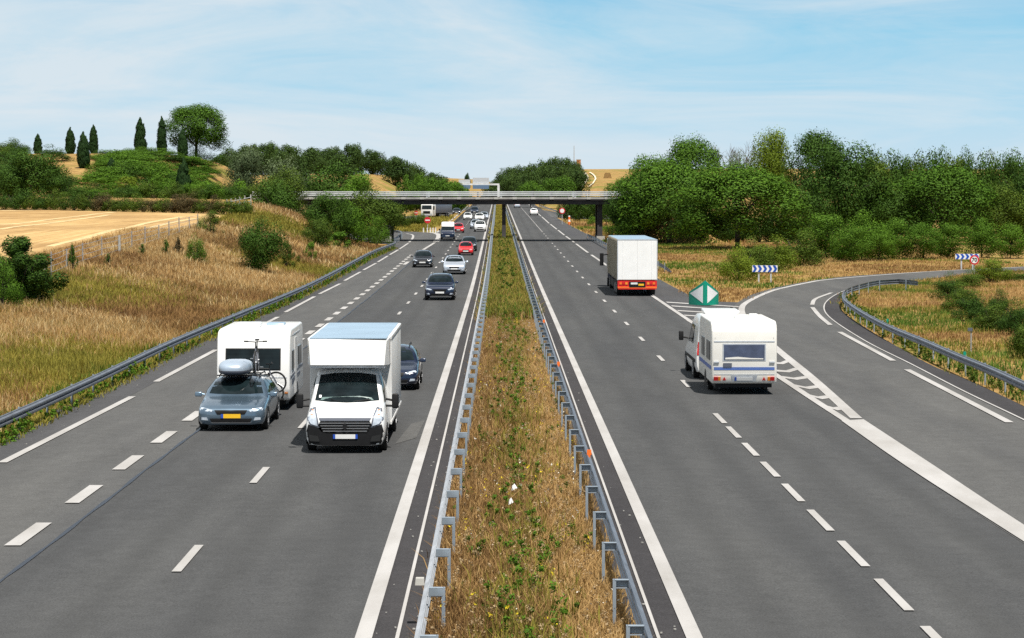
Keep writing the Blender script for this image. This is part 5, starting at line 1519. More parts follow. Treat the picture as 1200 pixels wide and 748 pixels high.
def car(kind, L_, W_, H_, paint, pos, label, group=None, away=False, detail=2, plate='plate_w', yaw=0.0, lamp='lamp', cat='car', name='car', grille='black', badge=False):
    root = empty(name, pos, label, cat, group, rz=(math.pi if away else 0.0) + yaw)
    ci = 5                                       # the stations up to the cowl form the bonnet
    st = [(a * L_, b * W_ / 2, c * H_, d * H_ * (.965 if i <= ci else 1), e * H_ * (.93 if i <= ci else 1), f * W_ / 2) for i, (a, b, c, d, e, f) in enumerate(CARS[kind])]
    b = loft(dens(st)); b.build('body', M[paint], root, 42)
    bv = b.bvh(); hw = W_ / 2
    cow = {'hatch': .675, 'suv': .69, 'mpv': .685, 'estate': .69}[kind]
    # glass
    decal('windscreen', bv, [(-.80 * hw, cow * H_), (-.4 * hw, (cow - .012) * H_), (0, (cow - .016) * H_), (.4 * hw, (cow - .012) * H_), (.80 * hw, cow * H_), (.655 * hw, .945 * H_), (0, .965 * H_), (-.655 * hw, .945 * H_)], 'front', M['glass'], root)
    decal('rear_window', bv, [(-.72 * hw, .70 * H_), (.72 * hw, .70 * H_), (.60 * hw, .91 * H_), (-.60 * hw, .91 * H_)], 'rear', M['glass'], root)
    for s, nm in ((-1, 'left'), (1, 'right')):
        decal('side_window', bv, [(.315 * L_, .685 * H_), (.53 * L_, .685 * H_), (.53 * L_, .925 * H_), (.445 * L_, .915 * H_)], nm, M['glass'], root)
        decal('side_window', bv, [(.55 * L_, .685 * H_), (.80 * L_, .70 * H_), (.76 * L_, .90 * H_), (.55 * L_, .925 * H_)], nm, M['glass'], root)
        # lamps
        decal('headlight', bv, [(s * .56 * hw, .395 * H_), (s * .90 * hw, .42 * H_), (s * .945 * hw, .485 * H_), (s * .80 * hw, .475 * H_), (s * .53 * hw, .435 * H_)], 'front', M[lamp], root, .008, .02, 1)
        decal('tail_light', bv, [(s * .70 * hw, .52 * H_), (s * .94 * hw, .52 * H_), (s * .93 * hw, .64 * H_), (s * .74 * hw, .64 * H_)], 'rear', M['red_lens'], root, .008, .02, 1)
        mirror(root, s * .93 * hw, .275 * L_, .665 * H_, s, paint if detail > 1 else 'black', 1.0)
        r = .215 * H_ if kind != 'suv' else .22 * H_
        for yy in (.175 * L_, .80 * L_):
            arch(root, s * (hw - .004), yy, r * 1.16, s)
            wheel(root, s * (hw - .10), yy, r, .21, detail > 1, s)
    decal('grille', bv, [(-.40 * hw, .34 * H_), (.40 * hw, .34 * H_), (.48 * hw, .43 * H_), (-.48 * hw, .43 * H_)], 'front', M[grille], root, .008, .02, 2)
    decal('lower_intake', bv, [(-.56 * hw, .185 * H_), (.56 * hw, .185 * H_), (.62 * hw, .262 * H_), (-.62 * hw, .262 * H_)], 'front', M['black'], root, .008, .02, 2)
    decal('number_plate', bv, [(-.26, .27 * H_), (.26, .27 * H_), (.26, .27 * H_ + .11), (-.26, .27 * H_ + .11)], 'front', M[plate], root, .02, .02, 1)
    decal('number_plate', bv, [(-.26, .50 * H_), (.26, .50 * H_), (.26, .50 * H_ + .11), (-.26, .50 * H_ + .11)], 'rear', M[plate], root, .02, .02, 1)
    if detail > 1:
        for s in (-1, 1):
            decal('fog_lamp', bv, [(s * .66 * hw, .225 * H_), (s * .86 * hw, .235 * H_), (s * .86 * hw, .285 * H_), (s * .70 * hw, .285 * H_)], 'front', M[lamp], root, .008, .02, 1)
            decal('door_handle', bv, [(.50 * L_, .60 * H_), (.535 * L_, .60 * H_), (.535 * L_, .615 * H_), (.50 * L_, .615 * H_)], 'left' if s < 0 else 'right', M[paint], root, .03, .02, 0)
        decal('bumper_trim', bv, [(-.55 * hw, .165 * H_), (.55 * hw, .165 * H_), (.60 * hw, .19 * H_), (-.60 * hw, .19 * H_)], 'front', M['rim'], root, .012, .02, 2)
        for s in (-1, 1):
            mb = MB(); mb.tube([(s * .60 * hw, .46 * L_, .985 * H_), (s * .59 * hw, .50 * L_, 1.02 * H_), (s * .58 * hw, .80 * L_, 1.0 * H_), (s * .58 * hw, .84 * L_, .955 * H_)], .018, 6); mb.build('roof_rail', M['black'], root)
        mb = MB(); mb.box((0, .015 * L_, .425 * H_), (.12, .03, .05)); mb.build('badge', M['chrome'], root)
    return root, bv, st


def on_road(px, py_base, back=0.0):
    p = hit(px, py_base)
    y = p.y - back
    x = p.x
    return Vector((x, y, float(zr(y)) + .004))

# --- grey-blue estate with roof box, bicycles and a caravan on tow
GT = 'cars in the oncoming lanes'
pt = Vector((-7.23, 63.75, float(zr(64)) + .004))
tow, bv, st = car('estate', 4.55, 1.84, 1.34, 'steelblue', pt, 'metallic blue-grey estate car with yellow plate, roof box and bicycles, towing a white caravan', GT, plate='plate_y', yaw=-.005)
decal('plate_band', bv, [(-.265, .27 * 1.34), (-.20, .27 * 1.34), (-.20, .27 * 1.34 + .11), (-.265, .27 * 1.34 + .11)], 'front', M['plate_b'], tow, .026, .02, 0)
for s in (-.62, .40):
    pass
mb = MB()
for yy in (1.75, 2.65):
    mb.box((0, yy, 1.375), (1.16, .05, .03))
mb.build('roof_bar', M['black'], tow)
# roof box (its own thing, strapped on the bars)
rb_root = empty('roof_box', Vector((-7.23 - .12, 63.75 + 1.35, pt.z + 1.39)), 'silver-grey roof box strapped on the estate car roof beside the upright bicycle', 'roof box')
def boxshape(z0, z1, grow):
    V, Fs, n, m_ = [], [], 28, 6
    for j in range(m_ + 1):
        f = j / m_; k = math.sqrt(max(0, 1 - f ** 3.2)) if j < m_ else .0
        for i in range(n):
            t = 2 * math.pi * i / n
            ex = 2 / 3.6
            x = .45 * math.copysign(abs(math.cos(t)) ** ex, math.cos(t)); y = .92 * math.copysign(abs(math.sin(t)) ** ex, math.sin(t))
            kx = max(k, .0) ** .45 if j < m_ else .62
            taper = 1 - .12 * (y < 0) * abs(y) / .92
            V.append((x * kx * taper, y * kx + .92, z0 + (z1 - z0) * f))
    for j in range(m_):
        for i in range(n): Fs.append((j * n + i, j * n + (i + 1) % n, (j + 1) * n + (i + 1) % n, (j + 1) * n + i))
    Fs.append(tuple(range(n))); Fs.append(tuple(range(m_ * n, (m_ + 1) * n)))
    mb = MB(); mb.add(V, Fs); return mb
boxshape(.13, .36, 1).build('lid', M['boxsilver'], rb_root, 50)
boxshape(.125, 0.0, 1).build('base', M['stripe_grey'], rb_root, 50)
mb = MB()
for yy in (.4, 1.3): mb.box((0, yy, .02), (.5, .06, .05))
mb.build('clamp', M['black'], rb_root)

def bicycle(loc, rz, label, lean=0.0, scale=1.0, group=None):
    b = empty('bicycle', loc, label, 'bicycle', group, rz=rz); b.rotation_euler.x = lean; b.scale = (scale,) * 3
    r = .33
    for yy in (0, 1.02):
        mb = MB(); mb.torus((0, yy, r), 'X', r - .022, .022, 32, 6); w_ = mb.build('wheel', M['rubber'], b, 60)
        mb = MB(); mb.torus((0, yy, r), 'X', r - .05, .010, 28, 4)
        for k in range(12):
            t = k * math.pi / 6; mb.tube([(0, yy, r), (0, yy + (r - .05) * math.cos(t), r + (r - .05) * math.sin(t))], .003, 4)
        mb.cyl((-.04, yy, r), (.04, yy, r), .03, n=8); mb.build('rim', M['rim'], w_, 60)
    mb = MB(); bb, seat_, head, hd = (0, .60, .28), (0, .74, .74), (0, .22, .74), (0, .19, .62)
    for a, c, q in ((seat_, bb, .018), (bb, hd, .02), (seat_, head, .017), (bb, (0, 1.02, r), .012), (seat_, (0, 1.02, r), .010)): mb.tube([a, c], q, 6)
    mb.tube([head, hd], .02, 6); mb.build('frame', M['sign_black'], b, 60)
    mb = MB()
    for s in (-.05, .05): mb.tube([(s * .6, .19, .60), (s, .10, .50), (s, 0, r)], .013, 6)
    mb.tube([(0, .22, .74), (0, .17, .60)], .018, 6); mb.build('fork', M['stripe_grey'], b, 60)
    mb = MB(); mb.tube([(0, .22, .74), (0, .20, .86), (0, .15, .88)], .015, 6); mb.tube([(-.30, .22, .90), (-.18, .15, .90), (0, .14, .885), (.18, .15, .90), (.30, .22, .90)], .013, 6)
    for s in (-1, 1): mb.tube([(s * .20, .17, .90), (s * .31, .225, .90)], .022, 6)
    mb.build('handlebar', M['black'], b, 60)
    mb = MB(); mb.tube([seat_, (0, .78, .88)], .014, 6); mb.prism([(.66, .89), (.92, .90), (.92, .93), (.66, .92)], .06, .02, 2); mb.build('saddle', M['black'], b, 60)
    mb = MB(); mb.torus((.05, .60, .28), 'X', .085, .008, 18, 4); mb.tube([(.06, .60, .28), (.07, .70, .16)], .012, 5); mb.tube([(-.06, .60, .28), (-.07, .50, .40)], .012, 5); mb.box((.12, .71, .155), (.1, .07, .02)); mb.box((-.12, .49, .405), (.1, .07, .02)); mb.build('crank', M['rim'], b, 60)
    return b
BG = 'bicycles carried on the estate car'
bicycle(Vector((-7.23 + .50, 63.75 + 1.55, pt.z + 1.41)), 0.03, 'upright bicycle standing on the car roof right of the roof box, handlebar on top', group=BG)
bicycle(Vector((-7.23 + .76, 63.75 + 4.85, pt.z + .62)), R(80), 'bicycle on the rear rack, its wheel sticking out highest past the car side', scale=.95, group=BG)
bicycle(Vector((-7.23 + .66, 63.75 + 5.08, pt.z + .30)), R(84), 'lower rear bicycle, hidden behind the estate car except for one wheel', scale=.95, group=BG)
mb = MB(); mb.box((0, 4.62, .42), (1.3, .10, .05)); mb.box((0, 4.9, .40), (.12, .7, .06)); mb.box((.35, 4.86, .44), (1.2, .34, .03)); mb.tube([(0, 4.8, .4), (0, 4.8, 1.15), (.3, 4.8, 1.15)], .025, 6)
mb.build('bike_rack', M['black'], tow)


# --- caravans
def caravan(name, pos, W_, prof, label, fr, group):
    root = empty(name, pos, label, 'caravan', group)
    hw = W_ / 2
    b = MB(); b.prism(prof, hw, .07, 4); b.build('body', M['white_paint' if fr else 'cream_paint'], root, 32)
    return root, b.bvh(), hw
CG2 = 'touring caravans'
pc = Vector((-7.28, 70.0, float(zr(72)) + .004))
profL = [(.10, .30), (.0, .62), (.03, 1.05), (.13, 1.65), (.26, 2.12), (.46, 2.33), (.8, 2.38), (4.5, 2.38), (4.72, 2.2), (4.8, 1.2), (4.78, .30)]
cv, bv, hw = caravan('caravan', pc, 2.15, profL, 'white caravan with a dark front window, towed behind the blue-grey estate car', True, CG2)
decal('front_window', bv, [(-.73 * hw, 1.22), (.72 * hw, 1.22), (.72 * hw, 1.80), (-.73 * hw, 1.80)], 'front', M['glass'], cv, .02, .03, 3)
decal('window_frame', bv, [(-.76 * hw, 1.19), (.75 * hw, 1.19), (.75 * hw, 1.83), (-.76 * hw, 1.83)], 'front', M['black'], cv, .008, .03, 3)
decal('seam_trim', bv, [(-.925 * hw, .97), (.925 * hw, .97), (.925 * hw, .99), (-.925 * hw, .99)], 'front', M['sign_grey'], cv, .008, .02, 3)
for s, nm in ((1, 'right'), (-1, 'left')):
    decal('side_window', bv, [(.75, 1.15), (1.5, 1.15), (1.5, 1.72), (.78, 1.72)], nm, M['glass'], cv, .02, .03, 1)
    decal('side_window', bv, [(2.9, 1.15), (4.0, 1.15), (4.0, 1.72), (2.9, 1.72)], nm, M['glass'], cv, .02, .03, 1)
    decal('side_stripe', bv, [(.25, .92), (3.2, 1.02), (4.6, 1.02), (4.6, 1.08), (3.1, 1.08), (.25, .99)], nm, M['stripe_grey'], cv, .008, .02, 2)
    decal('side_graphic', bv, [(.7, .70), (2.0, .80), (3.6, .82), (3.6, .93), (2.0, .93), (.7, .88)], nm, M['stripe_grey'], cv, .008, .02, 2)
    decal('door', bv, [(1.75, .38), (2.4, .38), (2.4, 2.05), (1.75, 2.05)], nm, M['white_paint'], cv, .012, .02, 1)
    decal('roof_trim', bv, [(.35, 2.16), (4.7, 2.16), (4.7, 2.19), (.35, 2.19)], nm, M['sign_grey'], cv, .010, .02, 2)
    arch(cv, s * (hw - .004), 2.55, .36, s)
    wheel(cv, s * (hw - .14), 2.55, .30, .19, True, s)
    decal('marker_lamp', bv, [(s * .86 * hw, .50), (s * .95 * hw, .50), (s * .95 * hw, .545), (s * .86 * hw, .545)], 'front', M['amber'], cv, .012, .02, 0)
mb = MB(); mb.box((0, 2.4, .24), (1.9, 4.4, .14)); mb.build('chassis', M['black'], cv)
mb = MB(); mb.tube([(-.55, .5, .34), (0, -1.15, .40), (.55, .5, .34)], .045, 6); mb.cyl((.12, -.55, .10), (.12, -.55, .7), .03, n=8); mb.cyl((.09, -.55, .10), (.15, -.55, .10), .10, n=12); mb.build('drawbar', M['galv_dull'], cv)
mb = MB(); mb.prism([(1.05, 2.37), (1.12, 2.50), (2.05, 2.52), (2.15, 2.37)], .36, .05, 3, -.28); mb.build('roof_unit', M['white_paint'], cv, 40)
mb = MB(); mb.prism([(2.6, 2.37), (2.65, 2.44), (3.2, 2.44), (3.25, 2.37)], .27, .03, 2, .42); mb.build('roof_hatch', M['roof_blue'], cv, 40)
mb = MB(); mb.prism([(1.0, 2.37), (1.02, 2.42), (1.4, 2.42), (1.42, 2.37)], .2, .02, 2, .45); mb.build('roof_hatch', M['white_paint'], cv, 40)

pr_ = Vector((7.71, 75.5, float(zr(78)) + .004))
pv = Vector((7.66, 81.8, float(zr(84)) + .004))
# built with its rear at y = 0 and the nose ahead (+y)
profR = [(.06, .34), (.0, .60), (.03, .95), (.05, 1.62), (.0, 1.68), (.04, 2.10), (.20, 2.32), (.5, 2.37), (4.2, 2.36), (4.6, 2.1), (4.9, 1.2), (4.85, .34)]
profR = [(.06, .36), (.0, .60), (.0, 1.66), (.03, 2.05), (.14, 2.25), (.36, 2.35), (4.2, 2.35), (4.6, 2.1), (4.9, 1.2), (4.85, .36)]
c2, bv, hw = caravan('caravan', pr_, 2.08, profR, 'cream caravan with blue stripe seen from behind, towed by a white van', False, CG2)
F_ = 'front'
decal('rear_window', bv, [(-.62 * hw, 1.13), (.62 * hw, 1.13), (.62 * hw, 1.60), (-.62 * hw, 1.60)], F_, M['glass_blue'], c2, .022, .03, 3)
decal('window_frame', bv, [(-.66 * hw, 1.09), (.66 * hw, 1.09), (.66 * hw, 1.64), (-.66 * hw, 1.64)], F_, M['sign_grey'], c2, .010, .03, 3)
decal('curtain', bv, [(-.58 * hw, 1.14), (.58 * hw, 1.14), (.58 * hw, 1.17), (.2 * hw, 1.18), (-.2 * hw, 1.22), (-.58 * hw, 1.19)], F_, M['cream_paint'], c2, .026, .02, 1)
decal('trim_line', bv, [(-.925 * hw, 1.69), (.925 * hw, 1.69), (.925 * hw, 1.725), (-.925 * hw, 1.725)], F_, M['sign_grey'], c2, .012, .02, 3)
decal('stripe', bv, [(-.925 * hw, .80), (.925 * hw, .80), (.925 * hw, .86), (-.925 * hw, .86)], F_, M['stripe_blue'], c2, .008, .02, 3)
decal('stripe', bv, [(-.925 * hw, .875), (.925 * hw, .875), (.925 * hw, .89), (-.925 * hw, .89)], F_, M['stripe_blue'], c2, .008, .02, 3)
decal('bumper_line', bv, [(-.92 * hw, .655), (.92 * hw, .655), (.92 * hw, .665), (-.92 * hw, .665)], F_, M['sign_grey'], c2, .010, .02, 3)
decal('vent_box', bv, [(-.64 * hw, .90), (-.38 * hw, .90), (-.38 * hw, 1.02), (-.64 * hw, 1.02)], F_, M['stripe_grey'], c2, .03, .02, 0)
decal('number_plate', bv, [(-.27, .46), (.27, .46), (.27, .57), (-.27, .57)], F_, M['plate_w'], c2, .02, .02, 0)
decal('plate_band', bv, [(-.30, .46), (-.24, .46), (-.24, .57), (-.30, .57)], F_, M['plate_b'], c2, .024, .02, 0)
decal('plate_recess', bv, [(-.36, .43), (.36, .43), (.42, .63), (-.42, .63)], F_, M['sign_grey'], c2, .010, .02, 1)
for s, nm in ((-1, 'left'), (1, 'right')):
    decal('tail_light', bv, [(s * .80 * hw, .46), (s * .925 * hw, .46), (s * .925 * hw, .58), (s * .80 * hw, .58)], F_, M['red_lens'], c2, .03, .02, 0)
    decal('indicator', bv, [(s * .72 * hw, .46), (s * .79 * hw, .46), (s * .79 * hw, .58), (s * .72 * hw, .58)], F_, M['amber'], c2, .03, .02, 0)
    decal('reflector', bv, [(s * .55 * hw, .47), (s * .66 * hw, .47), (s * .605 * hw, .58)], F_, M['red_lens'], c2, .02, .02, 0)
    decal('grab_handle', bv, [(s * .77 * hw, 1.03), (s * .93 * hw, 1.03), (s * .93 * hw, 1.07), (s * .77 * hw, 1.07)], F_, M['sign_grey'], c2, .04, .02, 0)
    decal('marker_lamp', bv, [(s * .89 * hw, 1.78), (s * .89 * hw, 1.78), (s * .89 * hw, 1.84), (s * .89 * hw, 1.84)], F_, M['red_lens'], c2, .02, .02, 0)
    decal('side_window', bv, [(.45, 1.08), (1.7, 1.08), (1.7, 1.68), (.45, 1.68)], nm, M['glass'], c2, .02, .03, 1)
    decal('side_window', bv, [(2.6, 1.08), (3.6, 1.08), (3.6, 1.68), (2.6, 1.68)], nm, M['glass'], c2, .02, .03, 1)
    decal('side_stripe', bv, [(.08, .80), (4.6, .80), (4.6, .92), (.08, .92)], nm, M['stripe_blue'], c2, .008, .02, 3)
    arch(c2, s * (hw - .004), 2.2, .36, s)
    wheel(c2, s * (hw - .16), 2.2, .30, .19, True, s)
mb = MB(); mb.box((0, 2.4, .30), (1.8, 4.4, .14)); mb.build('chassis', M['black'], c2)
for s in (-1, 1):
    mb = MB(); mb.tube([(s * .72, .35, .32), (s * .72, .7, .16)], .03, 6); mb.build('corner_steady', M['galv_dull'], c2)
mb = MB(); mb.tube([(-.5, 4.7, .36), (0, 6.3, .42), (.5, 4.7, .36)], .045, 6); mb.build('drawbar', M['galv_dull'], c2)
mb = MB(); mb.prism([(1.1, 2.34), (1.2, 2.42), (1.7, 2.42), (1.8, 2.34)], .28, .03, 2, .1); mb.build('roof_hatch', M['white_paint'], c2, 40)
mb = MB(); mb.prism([(2.9, 2.34), (2.95, 2.43), (3.2, 2.43), (3.25, 2.34)], .14, .03, 2, .6); mb.build('roof_vent', M['white_paint'], c2, 40)

# --- the white van that tows it (rear at y=0, nose towards +y)
van = empty('van', pv, 'white high-roof van towing the cream caravan in the right carriageway', 'van')
vst = [(5.2, .80, .32, .62, .72, .66), (5.12, .92, .26, .72, .86, .76), (4.85, .965, .22, .86, 1.02, .80), (4.35, .98, .22, .98, 1.15, .80), (3.9, .98, .22, 1.06, 1.62, .78), (3.5, .98, .22, 1.10, 2.0, .76), (3.1, .98, .22, 1.12, 2.17, .76), (2.0, .98, .22, 1.12, 2.22, .78), (.3, .98, .22, 1.12, 2.22, .79), (.06, .965, .24, 1.12, 2.18, .77), (0, .94, .28, 1.10, 2.12, .74)]
b = loft(dens(list(reversed(vst)))); b.build('body', M['white_paint'], van, 42); bv = b.bvh()
decal('windscreen', bv, [(-.78, 1.20), (.78, 1.20), (.68, 1.93), (-.68, 1.93)], 'rear', M['glass'], van)
for s, nm in ((-1, 'left'), (1, 'right')):
    decal('side_window', bv, [(3.02, 1.14), (4.05, 1.12), (3.62, 1.80), (3.02, 1.84)], nm, M['glass'], van)
    decal('side_window', bv, [(1.55, 1.16), (2.8, 1.16), (2.8, 1.80), (1.55, 1.80)], nm, M['glass'], van)
    decal('rear_window', bv, [(s * .10, 1.2), (s * .66, 1.2), (s * .62, 1.78), (s * .10, 1.78)], 'front', M['glass'], van)
    decal('tail_light', bv, [(s * .84, .85), (s * .93, .85), (s * .91, 1.3), (s * .84, 1.3)], 'front', M['red_lens'], van)
    decal('rubbing_strip', bv, [(.2, .58), (5.0, .58), (5.0, .70), (.2, .70)], nm, M['black'], van, .012, .02, 3)
    arch(van, s * .978, 4.35, .38, s); arch(van, s * .978, 1.0, .38, s)
    wheel(van, s * .88, 4.35, .33, .22, True, s); wheel(van, s * .88, 1.0, .33, .22, True, s)
    mb = MB(); mb.tube([(s * .93, 3.95, 1.2), (s * 1.12, 3.93, 1.24)], .035, 6); q = MB(); q.prism([(3.88, 1.12), (3.98, 1.12), (4.0, 1.44), (3.9, 1.46)], .085, .035, 3, s * 1.18); mb.add(q.V, q.F); mb.build('mirror', M['black'], van, 40)
mb = MB(); mb.prism([(1.3, 2.20), (1.4, 2.32), (2.7, 2.34), (2.9, 2.20)], .62, .06, 3, .05); mb.build('roof_pod', M['white_paint'], van, 40)
decal('brake_light', bv, [(-.20, 2.03), (.20, 2.03), (.20, 2.08), (-.20, 2.08)], 'front', M['red_lens'], van, .04, .02, 1)
mb = MB(); mb.box((0, -.12, .42), (1.5, .16, .14)); mb.build('rear_bumper', M['black'], van)

# --- white box van in front
pl = Vector((-3.82, 58.3, float(zr(60)) + .004))
lu = empty('box_van', pl, 'white luton box van with black bumper, nearest vehicle in the oncoming lanes', 'van')
lst = [(0, .89, .20, .66, .79, .68), (.05, .945, .19, .77, .92, .78), (.22, .975, .19, .88, 1.02, .82), (.60, .985, .24, .98, 1.14, .83), (.88, .985, .24, 1.04, 1.26, .83), (1.2, .985, .24, 1.10, 1.66, .80), (1.48, .985, .24, 1.13, 1.93, .78), (1.8, .985, .24, 1.14, 2.02, .78), (2.5, .985, .26, 1.14, 2.03, .79)]
b = loft(dens(lst)); b.build('cab', M['white_paint'], lu, 42); bv = b.bvh()
decal('windscreen', bv, [(-.80, 1.235), (-.4, 1.20), (0, 1.19), (.4, 1.20), (.80, 1.235), (.69, 1.83), (.35, 1.875), (0, 1.885), (-.35, 1.875), (-.69, 1.83)], 'front', M['glass'], lu, .01, .02, 3)
decal('dashboard', bv, [(-.66, 1.24), (.66, 1.24), (.60, 1.30), (.30, 1.34), (-.1, 1.29), (-.62, 1.31)], 'front', mat('dashboard_sheen', (.10, .17, .16), .3), lu, .03, .02, 3)
decal('sticker', bv, [(-.70, 1.30), (-.64, 1.30), (-.64, 1.36), (-.70, 1.36)], 'front', M['sign_white'], lu, .03, .02, 0)
for s in (-1, 1):
    mb = MB(); mb.tube([(s * .1 - .05, .78, 1.205), (s * .5 + .1, .82, 1.26)], .012, 5); mb.build('wiper', M['black'], lu)
decal('bumper', bv, [(-.93, .205), (.93, .205), (.955, .52), (.90, .72), (.66, .64), (.54, .50), (-.54, .50), (-.66, .64), (-.90, .72), (-.955, .52)], 'front', M['black'], lu, .03, .12, 4)
decal('grille', bv, [(-.58, .52), (.58, .52), (.66, .70), (.60, .80), (-.60, .80), (-.66, .70)], 'front', M['black'], lu, .015, .02, 3)
for q, zz in enumerate((.545, .61, .675, .74)):
    decal('grille_bar', bv, [(-.54 - .03 * q, zz), (.54 + .03 * q, zz), (.54 + .03 * q, zz + .022), (-.54 - .03 * q, zz + .022)], 'front', M['chrome'], lu, .032, .02, 3)
decal('bonnet_trim', bv, [(-.60, .81), (.60, .81), (.64, .875), (-.64, .875)], 'front', M['stripe_grey'], lu, .02, .02, 3)
mb = MB(); mb.add([(0, -.075, .57), (.07, -.07, .665), (0, -.065, .76), (-.07, -.07, .665), (0, -.03, .57), (.07, -.03, .665), (0, -.03, .76), (-.07, -.03, .665)], [(0, 1, 2, 3), (0, 4, 5, 1), (1, 5, 6, 2), (2, 6, 7, 3), (3, 7, 4, 0)]); mb.build('badge', M['black'], lu)
for s in (-1, 1):
    decal('fog_recess', bv, [(s * .62, .30), (s * .86, .31), (s * .88, .47), (s * .66, .43)], 'front', M['sign_black'], lu, .045, .03, 1)
    decal('door_seam', bv, [(1.02, .45), (1.04, .45), (1.04, 1.15), (1.02, 1.15)], 'left' if s < 0 else 'right', M['sign_grey'], lu, .010, .02, 1)
    decal('door_seam', bv, [(2.02, .45), (2.04, .45), (2.04, 1.85), (2.02, 1.85)], 'left' if s < 0 else 'right', M['sign_grey'], lu, .010, .02, 2)
    decal('bonnet_seam', bv, [(s * .63, .90), (s * .64, .90), (s * .74, 1.17), (s * .73, 1.17)], 'front', M['sign_grey'], lu, .012, .02, 2)
decal('number_plate', bv, [(-.25, .37), (.27, .37), (.27, .475), (-.25, .475)], 'front', M['plate_w'], lu, .05, .03, 0)
for a, c in ((-.29, -.235), (.255, .31)):
    decal('plate_band', bv, [(a, .37), (c, .37), (c, .475), (a, .475)], 'front', M['plate_b'], lu, .052, .03, 0)
for s, nm in ((-1, 'left'), (1, 'right')):
    decal('lamp_housing', bv, [(s * .63, .645), (s * .84, .70), (s * .945, .83), (s * .88, 1.07), (s * .755, 1.11), (s * .675, .90)], 'front', M['stripe_grey'], lu, .012, .02, 3)
    decal('headlight', bv, [(s * .67, .68), (s * .83, .73), (s * .915, .84), (s * .86, 1.03), (s * .77, 1.07), (s * .71, .90)], 'front', M['lamp'], lu, .022, .02, 3)
    decal('indicator', bv, [(s * .80, .95), (s * .85, .95), (s * .83, 1.05), (s * .79, 1.05)], 'front', M['amber'], lu, .034, .02, 0)
    decal('side_window', bv, [(1.0, 1.18), (1.95, 1.18), (1.95, 1.80), (1.45, 1.80)], nm, M['glass'], lu)
    arch(lu, s * .982, .92, .37, s)
    wheel(lu, s * .88, .92, .33, .22, True, s); wheel(lu, s * .86, 5.6, .33, .30, True, s)
    mb = MB(); mb.tube([(s * .95, 1.10, 1.25), (s * 1.12, 1.06, 1.22)], .03, 6); mb.tube([(s * .95, 1.10, 1.08), (s * 1.12, 1.06, 1.08)], .03, 6)
    q = MB(); q.prism([(1.0, 1.02), (1.12, 1.02), (1.14, 1.37), (1.02, 1.39)], .085, .04, 3, s * 1.19); mb.add(q.V, q.F); mb.build('mirror', M['black'], lu, 40)
# the box: nose over the cab with cut corners, then the load body
hb = 1.02
V = []
prof_l = [(1.02, 2.10, .90), (1.14, 2.72, .985)]
mb = MB()
P0 = [(-.92, 1.02, 2.10), (.92, 1.02, 2.10), (hb, 1.5, 2.08), (hb, 2.32, 2.07), (-hb, 2.32, 2.07), (-hb, 1.5, 2.08)]
P1 = [(-.97, 1.16, 2.69), (.97, 1.16, 2.69), (hb, 1.42, 2.74), (hb, 2.32, 2.74), (-hb, 2.32, 2.74), (-hb, 1.42, 2.74)]
mb.add(P0 + P1, [(5, 4, 3, 2, 1, 0), (6, 7, 8, 9, 10, 11)] + [(i, (i + 1) % 6, 6 + (i + 1) % 6, 6 + i) for i in range(6)])
mb.build('nose', M['white_paint'], lu)
mb = MB(); mb.prism([(2.325, .50), (8.35, .50), (8.35, 2.74), (2.325, 2.74)], hb, .02, 2); mb.build('load_body', mat('box_side_panel', (.66, .66, .65), .5, var=.16, scale=.8), lu, 30)
mb = MB(); mb.box((0, 4.80, 2.746), (1.92, 6.9, .016)); mb.build('roof_panel', M['roof_blue'], lu)  # sky reflection on the van roof painted in as grey-blue
for s in (-1, 1):
    mb = MB(); mb.box((s * (hb + .004), 5.3, .53), (.03, 6.0, .07)); mb.box((s * (hb + .004), 5.3, 2.70), (.03, 6.0, .06)); mb.box((s * (hb + .004), 2.36, 1.6), (.03, .06, 2.1)); mb.build('corner_rail', M['white_paint'], lu)
mb = MB(); mb.box((0, 1.55, 2.055), (1.86, .9, .07)); mb.build('nose_gasket', M['sign_grey'], lu)
mb = MB(); mb.box((0, 5.0, .38), (1.1, 6.2, .2)); mb.build('chassis', M['black'], lu)

# --- articulated lorry going away on the right (rear at y = 0)
ps_ = Vector((8.54, 149.5, float(zr(152)) + .004))
se = empty('lorry', ps_, 'articulated lorry with white rear doors and red lamp board, seen from behind', 'lorry')
sw_ = 1.26
mb = MB(); mb.prism([(0.02, 1.0), (13.0, 1.0), (13.0, 3.55), (0.02, 3.55)], sw_ - .01, .03, 2); mb.build('trailer_body', M['tarp_beige'], se, 30)
mb = MB()
for s in (-1, 1): mb.box((s * .606, -.012, 2.26), (1.206, .04, 2.44))
mb.build('rear_door', M['tarp_white'], se)
mb = MB(); mb.box((0, -.01, 3.525), (2.52, .05, .07)); mb.box((-1.235, -.01, 2.26), (.05, .05, 2.5)); mb.box((1.235, -.01, 2.26), (.05, .05, 2.5)); mb.build('door_frame', M['sign_grey'], se)
for q in (-.9, .9):
    mb = MB(); mb.cyl((q, -.04, 1.06), (q, -.04, 3.45), .010, n=6); mb.build('locking_bar', M['tarp_white'], se)
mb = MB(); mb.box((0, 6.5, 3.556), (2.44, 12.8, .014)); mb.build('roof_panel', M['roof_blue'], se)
mb = MB(); mb.box((0, .06, .76), (2.46, .16, .42)); mb.build('lamp_board', M['red_lens'], se)
mb = MB(); mb.box((0, -.03, .55), (2.46, .05, .10)); mb.build('reflective_strip', M['orange'], se)
mb = MB(); mb.box((0, -.03, .46), (2.40, .06, .06)); mb.build('underrun_bar', M['red_lens'], se)
for s in (-1, 1):
    for q, (a, m_) in enumerate(((.68, 'amber'), (.86, 'red_lens'), (1.04, 'orange'))):
        mb = MB(); mb.box((s * a, -.035, .80), (.15, .03, .14)); mb.build('tail_light', M[m_], se)
